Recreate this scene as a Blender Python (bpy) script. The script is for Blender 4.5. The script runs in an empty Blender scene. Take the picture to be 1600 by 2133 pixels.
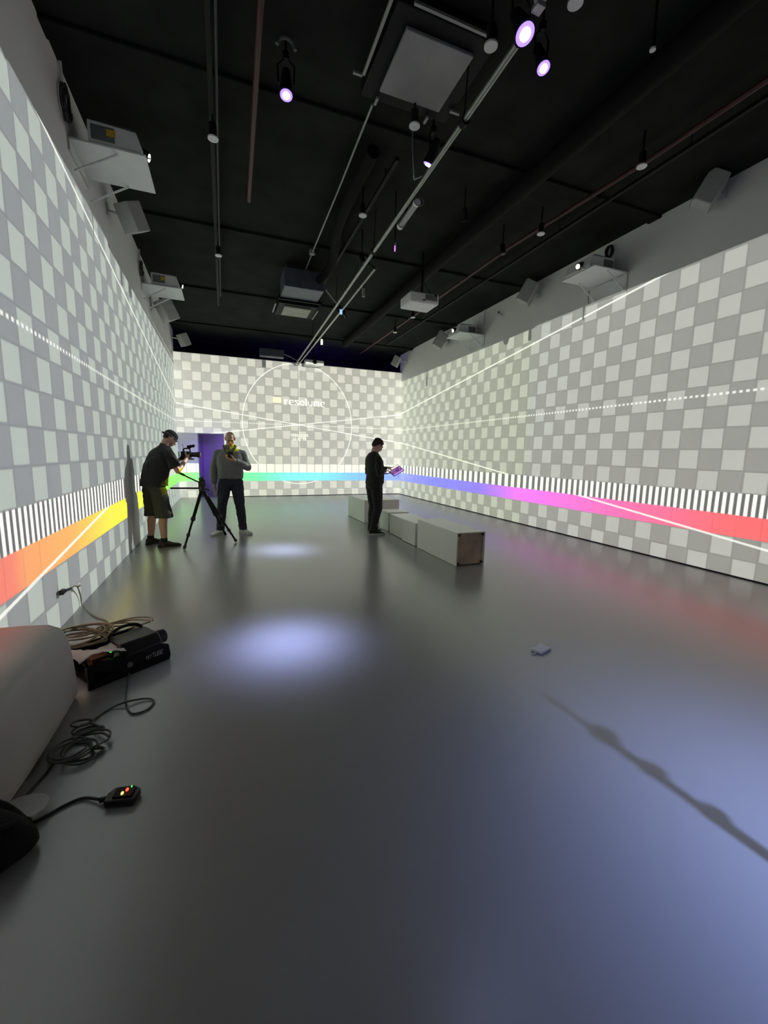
import bpy, bmesh, math, random
from math import pi, sin, cos, radians
from mathutils import Vector, Matrix, Euler

random.seed(7)
SC = bpy.context.scene
COL = SC.collection

# ------------------------------------------------------------------ camera
F_PX, YAW, PITCH, ROLL = 860.0, 0.36889, -0.14057, 0.019256
CAM_H = 1.47
XL, XR, YB, YF, ZC = -1.302, 6.009, 14.06, -4.2, 4.957
ZS, ZBK = 4.10, 4.32          # top of the projection on side walls / back wall
def cam_basis():
    cy, sy = cos(YAW), sin(YAW)
    f = Vector((sy*cos(PITCH), cy*cos(PITCH), sin(PITCH)))
    r = Vector((cy, -sy, 0)); u = r.cross(f)
    c, s = cos(ROLL), sin(ROLL)
    return c*r + s*u, -s*r + c*u, f
R_, U_, F_ = cam_basis()
cd = bpy.data.cameras.new('camera'); cam = bpy.data.objects.new('camera', cd); COL.objects.link(cam)
cam.matrix_world = Matrix(((R_.x, U_.x, -F_.x, 0), (R_.y, U_.y, -F_.y, 0), (R_.z, U_.z, -F_.z, CAM_H), (0, 0, 0, 1)))
cd.sensor_fit = 'HORIZONTAL'; cd.sensor_width = 36; cd.lens = 36*F_PX/1600; cd.clip_start = 0.02
SC.camera = cam
SC.view_settings.view_transform = 'Standard'; SC.view_settings.look = 'None'
SC.view_settings.exposure = 0.0; SC.view_settings.gamma = 1.0
SC.view_settings.use_curve_mapping = False
SC.cycles.use_denoising = True; SC.cycles.use_adaptive_sampling = False
SC.cycles.max_bounces = 7; SC.cycles.diffuse_bounces = 4; SC.cycles.glossy_bounces = 3
SC.cycles.caustics_reflective = False; SC.cycles.caustics_refractive = False
SC.cycles.sample_clamp_indirect = 4.0
W = bpy.data.worlds.new('world'); SC.world = W; W.use_nodes = True
W.node_tree.nodes['Background'].inputs[0].default_value = (0.55, 0.62, 0.75, 1)
W.node_tree.nodes['Background'].inputs[1].default_value = 0.004

# ------------------------------------------------------------------ node expression helper
class X:
    """wraps a float socket (or a number) so that formulas can be written plainly"""
    def __init__(s, nt, v): s.nt = nt; s.v = v
    def _m(s, op, *o):
        n = s.nt.nodes.new('ShaderNodeMath'); n.operation = op
        for i, a in enumerate((s,)+o):
            a = a.v if isinstance(a, X) else a
            if isinstance(a, (int, float)): n.inputs[i].default_value = a
            else: s.nt.links.new(a, n.inputs[i])
        return X(s.nt, n.outputs[0])
    def __add__(s, o): return s._m('ADD', o)
    def __radd__(s, o): return s._m('ADD', o)
    def __sub__(s, o): return s._m('SUBTRACT', o)
    def __rsub__(s, o): return X(s.nt, o)._m('SUBTRACT', s)
    def __mul__(s, o): return s._m('MULTIPLY', o)
    __rmul__ = __mul__
    def __truediv__(s, o): return s._m('DIVIDE', o)
    def __rtruediv__(s, o): return X(s.nt, o)._m('DIVIDE', s)
    def lt(s, o): return s._m('LESS_THAN', o)
    def gt(s, o): return s._m('GREATER_THAN', o)
    def floor(s): return s._m('FLOOR')
    def fract(s): return s._m('FRACT')
    def abs(s): return s._m('ABSOLUTE')
    def sqrt(s): return s._m('SQRT')
    def max(s, o): return s._m('MAXIMUM', o)
    def min(s, o): return s._m('MINIMUM', o)
    def mod(s, o): return s._m('FLOORED_MODULO', o)
    def between(s, a, b): return s.gt(a)*s.lt(b)

def s2l(c):
    return tuple((v/255/12.92 if v/255 <= .04045 else ((v/255+.055)/1.055)**2.4) for v in c)

def ramp(nt, x, stops, interp='LINEAR'):
    n = nt.nodes.new('ShaderNodeValToRGB'); n.color_ramp.interpolation = interp
    cr = n.color_ramp
    while len(cr.elements) > 1: cr.elements.remove(cr.elements[0])
    cr.elements[0].position = max(0, min(1, stops[0][0])); cr.elements[0].color = (*stops[0][1], 1)
    for p, c in stops[1:]:
        e = cr.elements.new(max(0, min(1, p))); e.color = (*c, 1)
    nt.links.new(x.v, n.inputs[0])
    return n.outputs[0]

def mixc(nt, fac, a, b):
    n = nt.nodes.new('ShaderNodeMix'); n.data_type = 'RGBA'
    for sock, v in ((n.inputs[0], fac), (n.inputs[6], a), (n.inputs[7], b)):
        v = v.v if isinstance(v, X) else v
        if isinstance(v, (int, float)): sock.default_value = v
        elif isinstance(v, tuple): sock.default_value = (*v, 1)
        else: nt.links.new(v, sock)
    return n.outputs[2]

# 12-row glyphs of the projected wordmark and the small figures under it
WORD = {
 'r': ["....","....","....","####","###.","##..","##..","##..","##..","##..","....","...."],
 'e': [".....","", "", ".####","##..#","##..#","##.#.","##...","##...",".####","",""],
 's': ["","","","#####","##..#",".##..","..##.","...##","#..##","#####","",""],
 'o': ["","","",".###.","##.##","#...#","#...#","#...#","##.##",".###.","",""],
 'l': ["##","##","##","##","##","##","##","##","##","##","",""],
 'u': ["","","","#...#","#...#","#...#","#...#","#...#","##.##",".####","",""],
 'm': ["","","","######.","##.#.##","##.#.##","##.#.##","##.#.##","##.#.##","##.#.##","",""],
}
DIG = {'0': ["###","#.#","#.#","#.#","###"], '1': [".#.","##.",".#.",".#.","###"], '2': ["###","..#","###","#..","###"],
       '8': ["###","#.#","###","#.#","###"], '9': ["###","#.#","###","..#","###"], '/': ["..#","..#",".#.","#..","#.."],
       '4': ["#.#","#.#","###","..#","..#"], ':': ["...",".#.","...",".#.","..."]}
def bitmap(text, font, h):
    rows = ['']*h
    for ch in text:
        g = font.get(ch, [''])
        w = max(len(r) for r in g) if ch != ' ' else 2
        for i in range(h):
            r = g[i] if i < len(g) else ''
            rows[i] += r.ljust(w, '.') + '.'
    return [r.replace('#', '1').replace('.', '0') for r in rows]

def draw_bitmap(nt, s, z, x0, z0, x1, z1, rows):
    """1 where the projected lettering is lit; every row is a stepped ramp"""
    h = len(rows); n = max(len(r) for r in rows)
    u = (s - x0)/(x1 - x0); v = (z1 - z)/(z1 - z0)*h
    inside = u.between(0, 1)
    tot = None
    for i, r in enumerate(rows):
        if '1' not in r: continue
        stops = []; last = None
        for k, c in enumerate(r.ljust(n, '0') + '0'):
            if c != last: stops.append((k/(n+1), (float(c),)*3)); last = c
        def mk(st, uu):
            n_ = nt.nodes.new('ShaderNodeSeparateColor')
            nt.links.new(ramp(nt, uu, st, 'CONSTANT'), n_.inputs[0]); return X(nt, n_.outputs[0])
        uu = u*(n/(n+1))
        if len(stops) <= 30: val = mk(stops, uu)
        else:
            a, b = stops[:30], stops[30:]
            cut = b[0][0]
            val = mk(a, uu)*uu.lt(cut) + mk(b, uu)*(1 - uu.lt(cut))
        t = val*v.between(i, i+1)
        tot = t if tot is None else tot + t
    return tot*inside

HUE_L = [(2.4, (232, 88, 84)), (3.25, (238, 110, 84)), (3.45, (242, 150, 76)), (4.4, (246, 172, 66)), (5.0, (250, 205, 40)), (5.6, (252, 235, 8)),
         (7.0, (250, 250, 0)), (9.0, (190, 250, 0)), (11.5, (120, 250, 0)), (14.06, (96, 250, 10))]
HUE_B = [(-1.3, (110, 250, 20)), (0.0, (80, 245, 90)), (1.0, (85, 242, 165)), (2.0, (100, 248, 235)), (3.0, (105, 238, 255)), (4.0, (92, 190, 255)), (5.0, (85, 160, 255)), (6.0, (84, 120, 255))]
HUE_R = [(2.4, (246, 78, 78)), (3.4, (252, 84, 96)), (4.6, (255, 84, 160)), (5.6, (255, 84, 200)), (7.3, (250, 88, 250)), (8.0, (190, 88, 255)),
         (8.9, (120, 88, 255)), (11, (92, 86, 255)), (14.06, (84, 96, 255))]

def projector_light(name, pos, axis, plane, s_lo, s_hi, hues, smin, smax, s0, cw, odd, top, tint, levels, back=False):
    """A video projector's beam: a spot lamp whose emission is the test card, cast on the wall at axis = plane."""
    ld = bpy.data.lights.new(name, 'SPOT'); o = bpy.data.objects.new(name, ld); COL.objects.link(o)
    o.location = pos
    cs = [(Vector((ss, plane, zz)) if back else Vector((plane, ss, zz))) - Vector(pos) for ss in (s_lo, s_hi) for zz in (0, top)]
    cs = [c.normalized() for c in cs]; aim = (cs[0]+cs[1]+cs[2]+cs[3]).normalized()
    o.rotation_euler = aim.to_track_quat('-Z', 'Y').to_euler()
    ld.spot_size = 2*max(aim.angle(c) for c in cs) + radians(4); ld.spot_blend = 0.0; ld.shadow_soft_size = 0.006
    E = 4000.0
    ld.energy = E; ld.use_nodes = True
    nt = ld.node_tree; nt.nodes.clear()
    out = nt.nodes.new('ShaderNodeOutputLight'); em = nt.nodes.new('ShaderNodeEmission')
    nt.links.new(em.outputs[0], out.inputs[0])
    g = nt.nodes.new('ShaderNodeNewGeometry'); sp = nt.nodes.new('ShaderNodeSeparateXYZ')
    nt.links.new(g.outputs['Incoming'], sp.inputs[0])
    dx, dy, dz = (X(nt, sp.outputs[i]) for i in range(3))
    dn, ds, L, s_p = (dy, dx, plane-pos[1], pos[0]) if back else (dx, dy, plane-pos[0], pos[1])
    t = X(nt, L)/dn
    s = t*ds + s_p; z = t*dz + pos[2]
    lit = z.between(0.0, top)*s.gt(s_lo)*s.lt(s_hi)
    if axis == '-x': lit = lit*(1 - s.lt(2.82)*z.lt(.47))      # the bench corner is masked out of the picture
    fall = t*t/dn.abs()                     # even light over the flat wall
    col_i = ((s - s0)/cw); row_i = (z - 0.51)/0.275
    cf, rf = col_i.fract(), row_i.fract()
    chk = (col_i.floor() + row_i.floor() + odd).mod(2).lt(0.5)
    inset = cf.between(.04, .93)*rf.between(.05, .95)
    lo, hi = levels
    base = mixc(nt, chk*inset, lo, hi)
    edge = (cf - .5).abs().gt(.478).max((rf - .5).abs().gt(.478))
    base = mixc(nt, edge*0.22, base, (0, 0, 0))
    # solid diagonals and the dotted level line
    white = (1.0, 1.0, .92)
    if back:
        d1 = (z - 2.36 + (s - 2.34)*0.136).abs().lt(.014); d2 = (z - 2.36 - (s - 2.34)*0.140).abs().lt(.014)
        rr = (((s - 2.37)*(s - 2.37))/3.24 + ((z - 2.36)*(z - 2.36))/3.80).sqrt()
        circ = (rr - 1).abs().lt(.0075)
        vd = (s - 2.365).abs().lt(.014)*(z/0.07).fract().lt(.55)*z.gt(1.06)
        hd = (z - 2.345).abs().lt(.014)*(s/0.07).fract().lt(.55)
        ink = d1.max(d2).max(circ).max(vd).max(hd)
    else:
        d1 = (z - 2.90 - (14.06 - s)*0.126).abs().lt(.016); d2 = (z - 0.43 - (s - 3.0)*0.131).abs().lt(.014)
        hd = (z - 2.318).abs().lt(.015)*(s/0.074).fract().lt(.52)
        ink = d1.max(d2).max(hd)
    c = mixc(nt, ink*0.75, base, white)
    # the light bars over the rainbow
    band1 = z.between(.785, 1.06)
    if back:
        bars = cf.between(.05, .95); barc = mixc(nt, bars, (.35, .35, .30), (1.0, .98, .72))
    else:
        k = (8.0 - s).max(0)
        ph = s*4.0 - k*k*0.85
        bars = ph.fract().lt(.52); barc = mixc(nt, bars, (.06, .06, .055), (.98, 1.0, .93))
    c = mixc(nt, band1, c, barc)
    band2 = z.between(.51, .785)
    hc = ramp(nt, (s - smin)/(smax - smin), [((p-smin)/(smax-smin), s2l(q)) for p, q in hues])
    hc = mixc(nt, (cf - .5).abs().gt(.485)*.35, hc, (0, 0, 0))
    if not back: hc = mixc(nt, d2*.8, hc, white)
    c = mixc(nt, band2, c, hc)
    if back:
        w = bitmap('resolume', WORD, 12)
        tx = draw_bitmap(nt, s, z, 1.885, 2.935, 3.24, 3.225, w)
        sq = s.between(1.53, 1.79)*z.between(3.03, 3.21)
        t1 = draw_bitmap(nt, s, z, 2.08, 1.97, 2.66, 2.06, bitmap('4992/1100', DIG, 5))
        t2 = draw_bitmap(nt, s, z, 2.14, 1.85, 2.60, 1.94, bitmap('12:01:28', DIG, 5))
        c = mixc(nt, tx.max(t1).max(t2), c, (1.0, 1.0, .86))
        c = mixc(nt, sq, c, (1.0, 1.0, .55))
        lit = lit*(1 - s.lt(0.012)*z.lt(1.985)*(1 - s.lt(-.745)*z.lt(1.06)))
    tn = nt.nodes.new('ShaderNodeMix'); tn.data_type = 'RGBA'; tn.blend_type = 'MULTIPLY'; tn.inputs[0].default_value = 1
    nt.links.new(c, tn.inputs[6]); tn.inputs[7].default_value = (*tint, 1)
    nt.links.new(tn.outputs[2], em.inputs[0])
    st = lit*fall*(4*pi*pi/0.9/E)
    nt.links.new(st.v, em.inputs[1])
    return o

LV_L = ((.185, .205, .215), (.355, .405, .37)); LV_R = ((.225, .225, .205), (.40, .405, .37)); LV_B = ((.345, .335, .29), (.56, .55, .47))
projector_light('projector_beam', (5.02, 5.42, 4.50), '-x', XL, 1.8, 6.62, HUE_L, 2.4, 14.06, 3.98, .2725, 1, ZS, (1, 1, 1), LV_L)
projector_light('projector_beam', (5.02, 9.32, 4.50), '-x', XL, 6.62, 14.06, HUE_L, 2.4, 14.06, 3.98, .2725, 1, ZS, (1, 1.02, .97), LV_L)
projector_light('projector_beam', (-.53, 5.42, 4.46), '+x', XR, 1.6, 7.19, HUE_R, 2.4, 14.06, 7.29, .2725, 0, ZS, (1, 1, 1), LV_R)
projector_light('projector_beam', (-.53, 9.30, 4.47), '+x', XR, 7.19, 14.06, HUE_R, 2.4, 14.06, 7.29, .2725, 0, ZS, (1.0, 1.04, .89), LV_R)
projector_light('projector_beam', (3.30, 7.25, 4.08), '+y', YB, XL, XR, HUE_B, -1.3, 6.0, -1.09, .2638, 0, ZBK, (1, 1, 1), LV_B, back=True)

def spot(name, pos, target, energy, color, size, sigma, soft=0.03):
    ld = bpy.data.lights.new(name, 'SPOT'); o = bpy.data.objects.new(name, ld); COL.objects.link(o)
    o.location = pos; o.rotation_euler = (Vector(target)-Vector(pos)).to_track_quat('-Z', 'Y').to_euler()
    ld.energy = energy; ld.spot_size = radians(size); ld.spot_blend = 1.0; ld.shadow_soft_size = soft
    ld.use_nodes = True; nt = ld.node_tree; em = nt.nodes['Emission']       # soft hot-spot beam: bell-shaped across the cone
    d = (Vector(target)-Vector(pos)).normalized()
    g = nt.nodes.new('ShaderNodeNewGeometry'); dt = nt.nodes.new('ShaderNodeVectorMath'); dt.operation = 'DOT_PRODUCT'
    nt.links.new(g.outputs['Incoming'], dt.inputs[0]); dt.inputs[1].default_value = d
    c = X(nt, dt.outputs['Value']).max(.05); tan2 = 1/(c*c) - 1
    ex = (tan2*(-1/(math.tan(radians(sigma))**2)))._m('EXPONENT', 0)
    nt.links.new(ex.v, em.inputs[1]); em.inputs[0].default_value = (*color, 1)
    return o
BLUE = (.50, .56, 1.0)
SPOTS = [  # name, lens position, target, W, colour, cone, blend, radius
 ('par_beam', (.60, 4.08, 4.47), (.42, 3.10, 0), 2050, (.46, .52, 1.0), 40, 5.2, .03),
 ('par_beam', (2.06, 4.30, 4.40), (.79, 6.24, 0), 3000, (.54, .60, 1.0), 34, 4.4, .03),
 ('par_beam', (2.07, 2.76, 4.36), (2.35, .45, 0), 260, (.36, .45, 1.0), 60, 11, .03),
 ('par_beam', (2.42, 2.98, 4.42), (2.5, 1.1, 0), 60, (.38, .52, 1.0), 60, 12, .03),
 ('par_beam', (1.95, -1.7, 4.45), (2.10, .35, 0), 1500, (.36, .46, 1.0), 60, 12, .035),
 ('door_wash_beam', (2.27, 8.46, 4.20), (-.55, 14.06, 1.35), 1500, (.22, .06, 1.0), 30, 5, .03),
 ]
for a in SPOTS: spot(*a)

# ------------------------------------------------------------------ materials
def mat(name, c, rough=.6, metal=0.0, spec=.5, noise=0.0, nscale=8.0, bump=0.0, bscale=60.0, sheen=0.0):
    m = bpy.data.materials.new(name); m.use_nodes = True; nt = m.node_tree
    b = nt.nodes['Principled BSDF']
    b.inputs['Base Color'].default_value = (*c, 1); b.inputs['Roughness'].default_value = rough
    b.inputs['Metallic'].default_value = metal; b.inputs['Specular IOR Level'].default_value = spec
    if sheen: b.inputs['Sheen Weight'].default_value = sheen
    tc = nt.nodes.new('ShaderNodeTexCoord')
    if noise:
        n = nt.nodes.new('ShaderNodeTexNoise'); n.inputs['Scale'].default_value = nscale; n.inputs['Detail'].default_value = 4
        nt.links.new(tc.outputs['Object'], n.inputs['Vector'])
        r = nt.nodes.new('ShaderNodeMapRange'); r.inputs[1].default_value = .3; r.inputs[2].default_value = .7
        r.inputs[3].default_value = 1-noise; r.inputs[4].default_value = 1+noise
        nt.links.new(n.outputs['Fac'], r.inputs[0])
        v = nt.nodes.new('ShaderNodeMix'); v.data_type = 'RGBA'; v.blend_type = 'MULTIPLY'; v.inputs[0].default_value = 1
        v.inputs[6].default_value = (*c, 1); nt.links.new(r.outputs[0], v.inputs[7]); nt.links.new(v.outputs[2], b.inputs['Base Color'])
    if bump:
        n = nt.nodes.new('ShaderNodeTexNoise'); n.inputs['Scale'].default_value = bscale; n.inputs['Detail'].default_value = 3
        nt.links.new(tc.outputs['Object'], n.inputs['Vector'])
        bp = nt.nodes.new('ShaderNodeBump'); bp.inputs['Strength'].default_value = bump; bp.inputs['Distance'].default_value = .01
        nt.links.new(n.outputs['Fac'], bp.inputs['Height']); nt.links.new(bp.outputs[0], b.inputs['Normal'])
    return m
def glow(name, c, strength):
    m = bpy.data.materials.new(name); m.use_nodes = True; b = m.node_tree.nodes['Principled BSDF']
    b.inputs['Base Color'].default_value = (.02, .02, .02, 1)
    b.inputs['Emission Color'].default_value = (*c, 1); b.inputs['Emission Strength'].default_value = strength
    m.cycles.emission_sampling = 'NONE'
    return m
M = dict(
 wall=mat('white_wall_paint', (.90, .90, .89), .85, noise=.02, nscale=1.2, bump=.05, bscale=160),
 dark_wall=mat('black_wall_paint', (.02, .02, .024), .8, spec=.2, noise=.2, nscale=3),
 ceil=mat('black_ceiling_paint', (.0170, .0190, .0168), .9, spec=.15, noise=.35, nscale=2.2, bump=.3, bscale=14),
 duct=mat('black_duct_paint', (.0035, .0036, .0035), .8, spec=.2, noise=.3, nscale=5),
 black=mat('black_metal', (.005, .005, .006), .6, spec=.25, noise=.2, nscale=20),
 plastic=mat('black_plastic', (.012, .012, .013), .38, bump=.1, bscale=200),
 rail=mat('silver_pipe', (.36, .36, .34), .38, .75, noise=.12, nscale=12),
 white=mat('white_plastic', (.84, .85, .85), .42, noise=.03, nscale=6),
 shelf=mat('white_shelf_paint', (.74, .76, .76), .5, noise=.03, nscale=5),
 speaker=mat('white_speaker_paint', (.46, .47, .46), .6, noise=.05, nscale=9),
 grey=mat('grey_vent_grille', (.16, .165, .175), .6, bump=.3, bscale=300),
 panel=mat('grey_diffuser_panel', (.30, .30, .30), .6, noise=.22, nscale=1.6),
 panel2=mat('cream_diffuser_panel', (.42, .43, .37), .6, noise=.08, nscale=3),
 blue=mat('galvanised_duct', (.10, .115, .15), .45, .4, noise=.15, nscale=6),
 red=mat('red_sprinkler_pipe', (.060, .013, .011), .5, noise=.2, nscale=8),
 yellow=mat('yellow_sticker', (.62, .45, .03), .5, noise=.1, nscale=30),
 plinth=mat('white_plinth_paint', (.90, .92, .86), .28, spec=.9, noise=.02, nscale=4, bump=.04, bscale=60),
 ply=mat('raw_board', (.52, .45, .35), .85, noise=.22, nscale=5, bump=.15, bscale=50),
 bench=mat('cream_moulded_shell', (.56, .56, .52), .55, noise=.05, nscale=3),
 paper=mat('white_paper', (.72, .72, .70), .8, noise=.04, nscale=30),
 tan=mat('tan_cable', (.30, .26, .17), .6, noise=.15, nscale=40),
 rubber=mat('dark_cable_rubber', (.035, .037, .035), .55, noise=.2, nscale=50),
 gcable=mat('grey_cable', (.11, .115, .11), .55, noise=.2, nscale=50),
 fleece=mat('black_fleece', (.008, .008, .008), .95, noise=.5, nscale=60, bump=.8, bscale=220),
 skin=mat('skin', (.56, .34, .25), .5, noise=.07, nscale=25, bump=.08, bscale=200),
 skin2=mat('skin_light', (.60, .39, .31), .5, noise=.07, nscale=25, bump=.08, bscale=200),
 blackcloth=mat('black_cotton', (.014, .014, .016), .9, noise=.15, nscale=18, bump=.35, bscale=90, sheen=.15),
 shorts=mat('dark_olive_cotton', (.045, .046, .038), .9, noise=.15, nscale=18, bump=.35, bscale=90),
 hoodie=mat('grey_sweat_cotton', (.20, .205, .205), .9, noise=.08, nscale=14, bump=.4, bscale=110, sheen=.2),
 hoodin=mat('dark_green_lining', (.06, .07, .05), .9, noise=.1, nscale=14),
 jeans=mat('dark_blue_denim', (.030, .034, .055), .88, noise=.14, nscale=30, bump=.35, bscale=140),
 hair=mat('dark_brown_hair', (.035, .017, .011), .7, noise=.4, nscale=60, bump=.9, bscale=120),
 beard=mat('dark_stubble', (.05, .035, .03), .8, noise=.3, nscale=80, bump=.5, bscale=160),
 shoew=mat('white_trainer', (.85, .84, .88), .55, noise=.1, nscale=24),
 shoeb=mat('black_trainer', (.014, .013, .013), .6, noise=.2, nscale=24),
 shoebr=mat('brown_suede_shoe', (.055, .045, .035), .8, noise=.2, nscale=24),
 sole=mat('white_sole', (.60, .60, .62), .6), dsole=mat('dark_sole', (.02, .02, .02), .7),
 glass=mat('dark_lens_glass', (.01, .01, .014), .08),
 eye=mat('eye_dark', (.02, .015, .012), .25), lip=mat('lip', (.38, .17, .14), .5),
 brass=mat('copper_parts', (.30, .10, .05), .45, .6), zip=mat('zip_dark', (.03, .03, .03), .5),
 ink=mat('pale_print', (.50, .50, .47), .7), silver=mat('silver_bracket', (.40, .40, .39), .45, .5),
)
# floor: glossy grey epoxy resin
def floor_mat():
    m = bpy.data.materials.new('grey_epoxy_floor'); m.use_nodes = True; nt = m.node_tree; b = nt.nodes['Principled BSDF']
    tc = nt.nodes.new('ShaderNodeTexCoord')
    n = nt.nodes.new('ShaderNodeTexNoise'); n.inputs['Scale'].default_value = .6; n.inputs['Detail'].default_value = 5
    nt.links.new(tc.outputs['Object'], n.inputs['Vector'])
    r = nt.nodes.new('ShaderNodeValToRGB'); r.color_ramp.elements[0].position = .0; r.color_ramp.elements[1].position = 1
    r.color_ramp.elements[0].color = (.355, .363, .370, 1); r.color_ramp.elements[1].color = (.385, .393, .400, 1)
    nt.links.new(n.outputs['Fac'], r.inputs[0]); nt.links.new(r.outputs[0], b.inputs['Base Color'])
    r2 = nt.nodes.new('ShaderNodeMapRange'); r2.inputs[3].default_value = .25; r2.inputs[4].default_value = .28
    nt.links.new(n.outputs['Fac'], r2.inputs[0]); nt.links.new(r2.outputs[0], b.inputs['Roughness'])
    b.inputs['IOR'].default_value = 2.1
    return m
M['floor'] = floor_mat()
G = dict(
 lamp=glow('lamp_core', (.86, .95, 1.0), 14), ring=glow('lamp_ring', (.30, .18, 1.0), 2.2),
 lens=glow('projector_light', (1.0, .98, .85), 16), purple=glow('purple_strip', (.45, .1, 1.0), 3.0),
 blueled=glow('blue_strip', (.25, .4, 1.0), 1.6),
 red=glow('red_led', (1.0, .04, .02), 5), amber=glow('amber_led', (1.0, .55, .08), 6), green=glow('green_led', (.05, 1.0, .08), 5))
def screen_mat():
    m = bpy.data.materials.new('tablet_screen'); m.use_nodes = True; nt = m.node_tree; b = nt.nodes['Principled BSDF']
    tc = nt.nodes.new('ShaderNodeTexCoord'); sp = nt.nodes.new('ShaderNodeSeparateXYZ'); nt.links.new(tc.outputs['Generated'], sp.inputs[0])
    u, v = X(nt, sp.outputs[0]), X(nt, sp.outputs[1])
    v_ = nt.nodes.new('ShaderNodeTexVoronoi'); v_.inputs['Scale'].default_value = 5; nt.links.new(tc.outputs['Generated'], v_.inputs['Vector'])
    cells = ramp(nt, X(nt, v_.outputs['Distance']), [(0, (.9, .6, .8)), (.25, (.35, .12, .35)), (.6, (.12, .05, .2))])
    c = mixc(nt, v.gt(.78), cells, (.95, .9, .8)); c = mixc(nt, v.lt(.16), c, (.6, .3, .9))
    nt.links.new(c, b.inputs['Emission Color']); b.inputs['Emission Strength'].default_value = 1.0
    b.inputs['Base Color'].default_value = (.02, .02, .02, 1)
    return m
G['screen'] = screen_mat()

# ------------------------------------------------------------------ mesh helpers
class MB:
    def __init__(s): s.v = []; s.f = []
    def add(s, vs, fs):
        o = len(s.v); s.v += [Vector(v) for v in vs]; s.f += [tuple(i+o for i in f) for f in fs]; return s
    def box(s, c, d, rot=None):
        x, y, z = (k/2 for k in d); R = Euler(rot).to_matrix() if rot else None
        vs = [Vector(p) for p in ((-x,-y,-z),(x,-y,-z),(x,y,-z),(-x,y,-z),(-x,-y,z),(x,-y,z),(x,y,z),(-x,y,z))]
        if R: vs = [R @ v for v in vs]
        return s.add([v+Vector(c) for v in vs], [(3,2,1,0),(4,5,6,7),(0,1,5,4),(1,2,6,5),(2,3,7,6),(3,0,4,7)])
    def b2(s, a, b): return s.box([(a[i]+b[i])/2 for i in range(3)], [abs(b[i]-a[i]) for i in range(3)])
    def rings(s, rs, cap=True):
        n = len(rs[0]); o = len(s.v)
        for r in rs: s.v += [Vector(p) for p in r]
        for k in range(len(rs)-1):
            for i in range(n):
                j = (i+1) % n; s.f.append((o+k*n+i, o+k*n+j, o+(k+1)*n+j, o+(k+1)*n+i))
        if cap:
            s.f.append(tuple(o+i for i in reversed(range(n)))); s.f.append(tuple(o+(len(rs)-1)*n+i for i in range(n)))
        return s
    def cyl(s, p, q, r, r2=None, n=20, cap=True):
        p, q = Vector(p), Vector(q); r2 = r if r2 is None else r2; d = (q-p).normalized()
        a = d.orthogonal().normalized(); b = d.cross(a)
        return s.rings([[c+a*(R*cos(2*pi*i/n))+b*(R*sin(2*pi*i/n)) for i in range(n)] for c, R in ((p, r), (q, r2))], cap)
    def tube(s, pts, r, n=8, closed=False):
        pts = [Vector(p) for p in pts]; rs = []; a = None
        for i, p in enumerate(pts):
            t = (pts[min(i+1, len(pts)-1)] - pts[max(i-1, 0)]).normalized()
            a = (a - t*a.dot(t)).normalized() if a is not None and (a - t*a.dot(t)).length > 1e-4 else t.orthogonal().normalized()
            b = t.cross(a); R = r[i] if isinstance(r, (list, tuple)) else r
            rs.append([p+a*(R*cos(2*pi*k/n))+b*(R*sin(2*pi*k/n)) for k in range(n)])
        return s.rings(rs)
    def ell(s, c, rad, n=16, m=10, rot=None):
        c = Vector(c); R = rot if rot is not None else Matrix.Identity(3)
        rx, ry, rz = (rad, rad, rad) if isinstance(rad, (int, float)) else rad
        rs = []
        for k in range(m+1):
            t = pi*(k+.02)/(m+.04); rs.append([c + R @ Vector((rx*sin(t)*cos(2*pi*i/n), ry*sin(t)*sin(2*pi*i/n), -rz*cos(t))) for i in range(n)])
        return s.rings(rs)
    def cap(s, p, r, q, r2=None, n=14):
        """tapered capsule"""
        p, q = Vector(p), Vector(q); r2 = r if r2 is None else r2
        d = q-p; d = d.normalized() if d.length > 1e-6 else Vector((0, 0, 1)); a = d.orthogonal().normalized(); b = d.cross(a)
        rs = []
        for k in range(5):
            t = (k+.05)/4.05*pi/2; c = p - d*(r*cos(t)); rs.append([c+a*(r*sin(t)*cos(2*pi*i/n))+b*(r*sin(t)*sin(2*pi*i/n)) for i in range(n)])
        for k in range(5):
            t = pi/2*(1-(k)/4.05); c = q + d*(r2*cos(t)); rs.append([c+a*(r2*sin(t)*cos(2*pi*i/n))+b*(r2*sin(t)*sin(2*pi*i/n)) for i in range(n)])
        return s.rings(rs)
    def chain(s, pts):
        for (p, r), (q, r2) in zip(pts[:-1], pts[1:]): s.cap(p, r, q, r2)
        return s
    def loft(s, secs, n=24, pw=2.3):
        """sections: (centre, half width x, half depth y) superellipses"""
        rs = []
        for c, rx, ry in secs:
            c = Vector(c); row = []
            for i in range(n):
                t = 2*pi*i/n; ct, st = cos(t), sin(t)
                row.append(c + Vector((rx*math.copysign(abs(ct)**(2/pw), ct), ry*math.copysign(abs(st)**(2/pw), st), 0)))
            rs.append(row)
        return s.rings(rs)
    def xf(s, m): s.v = [m @ v for v in s.v]; return s

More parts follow.
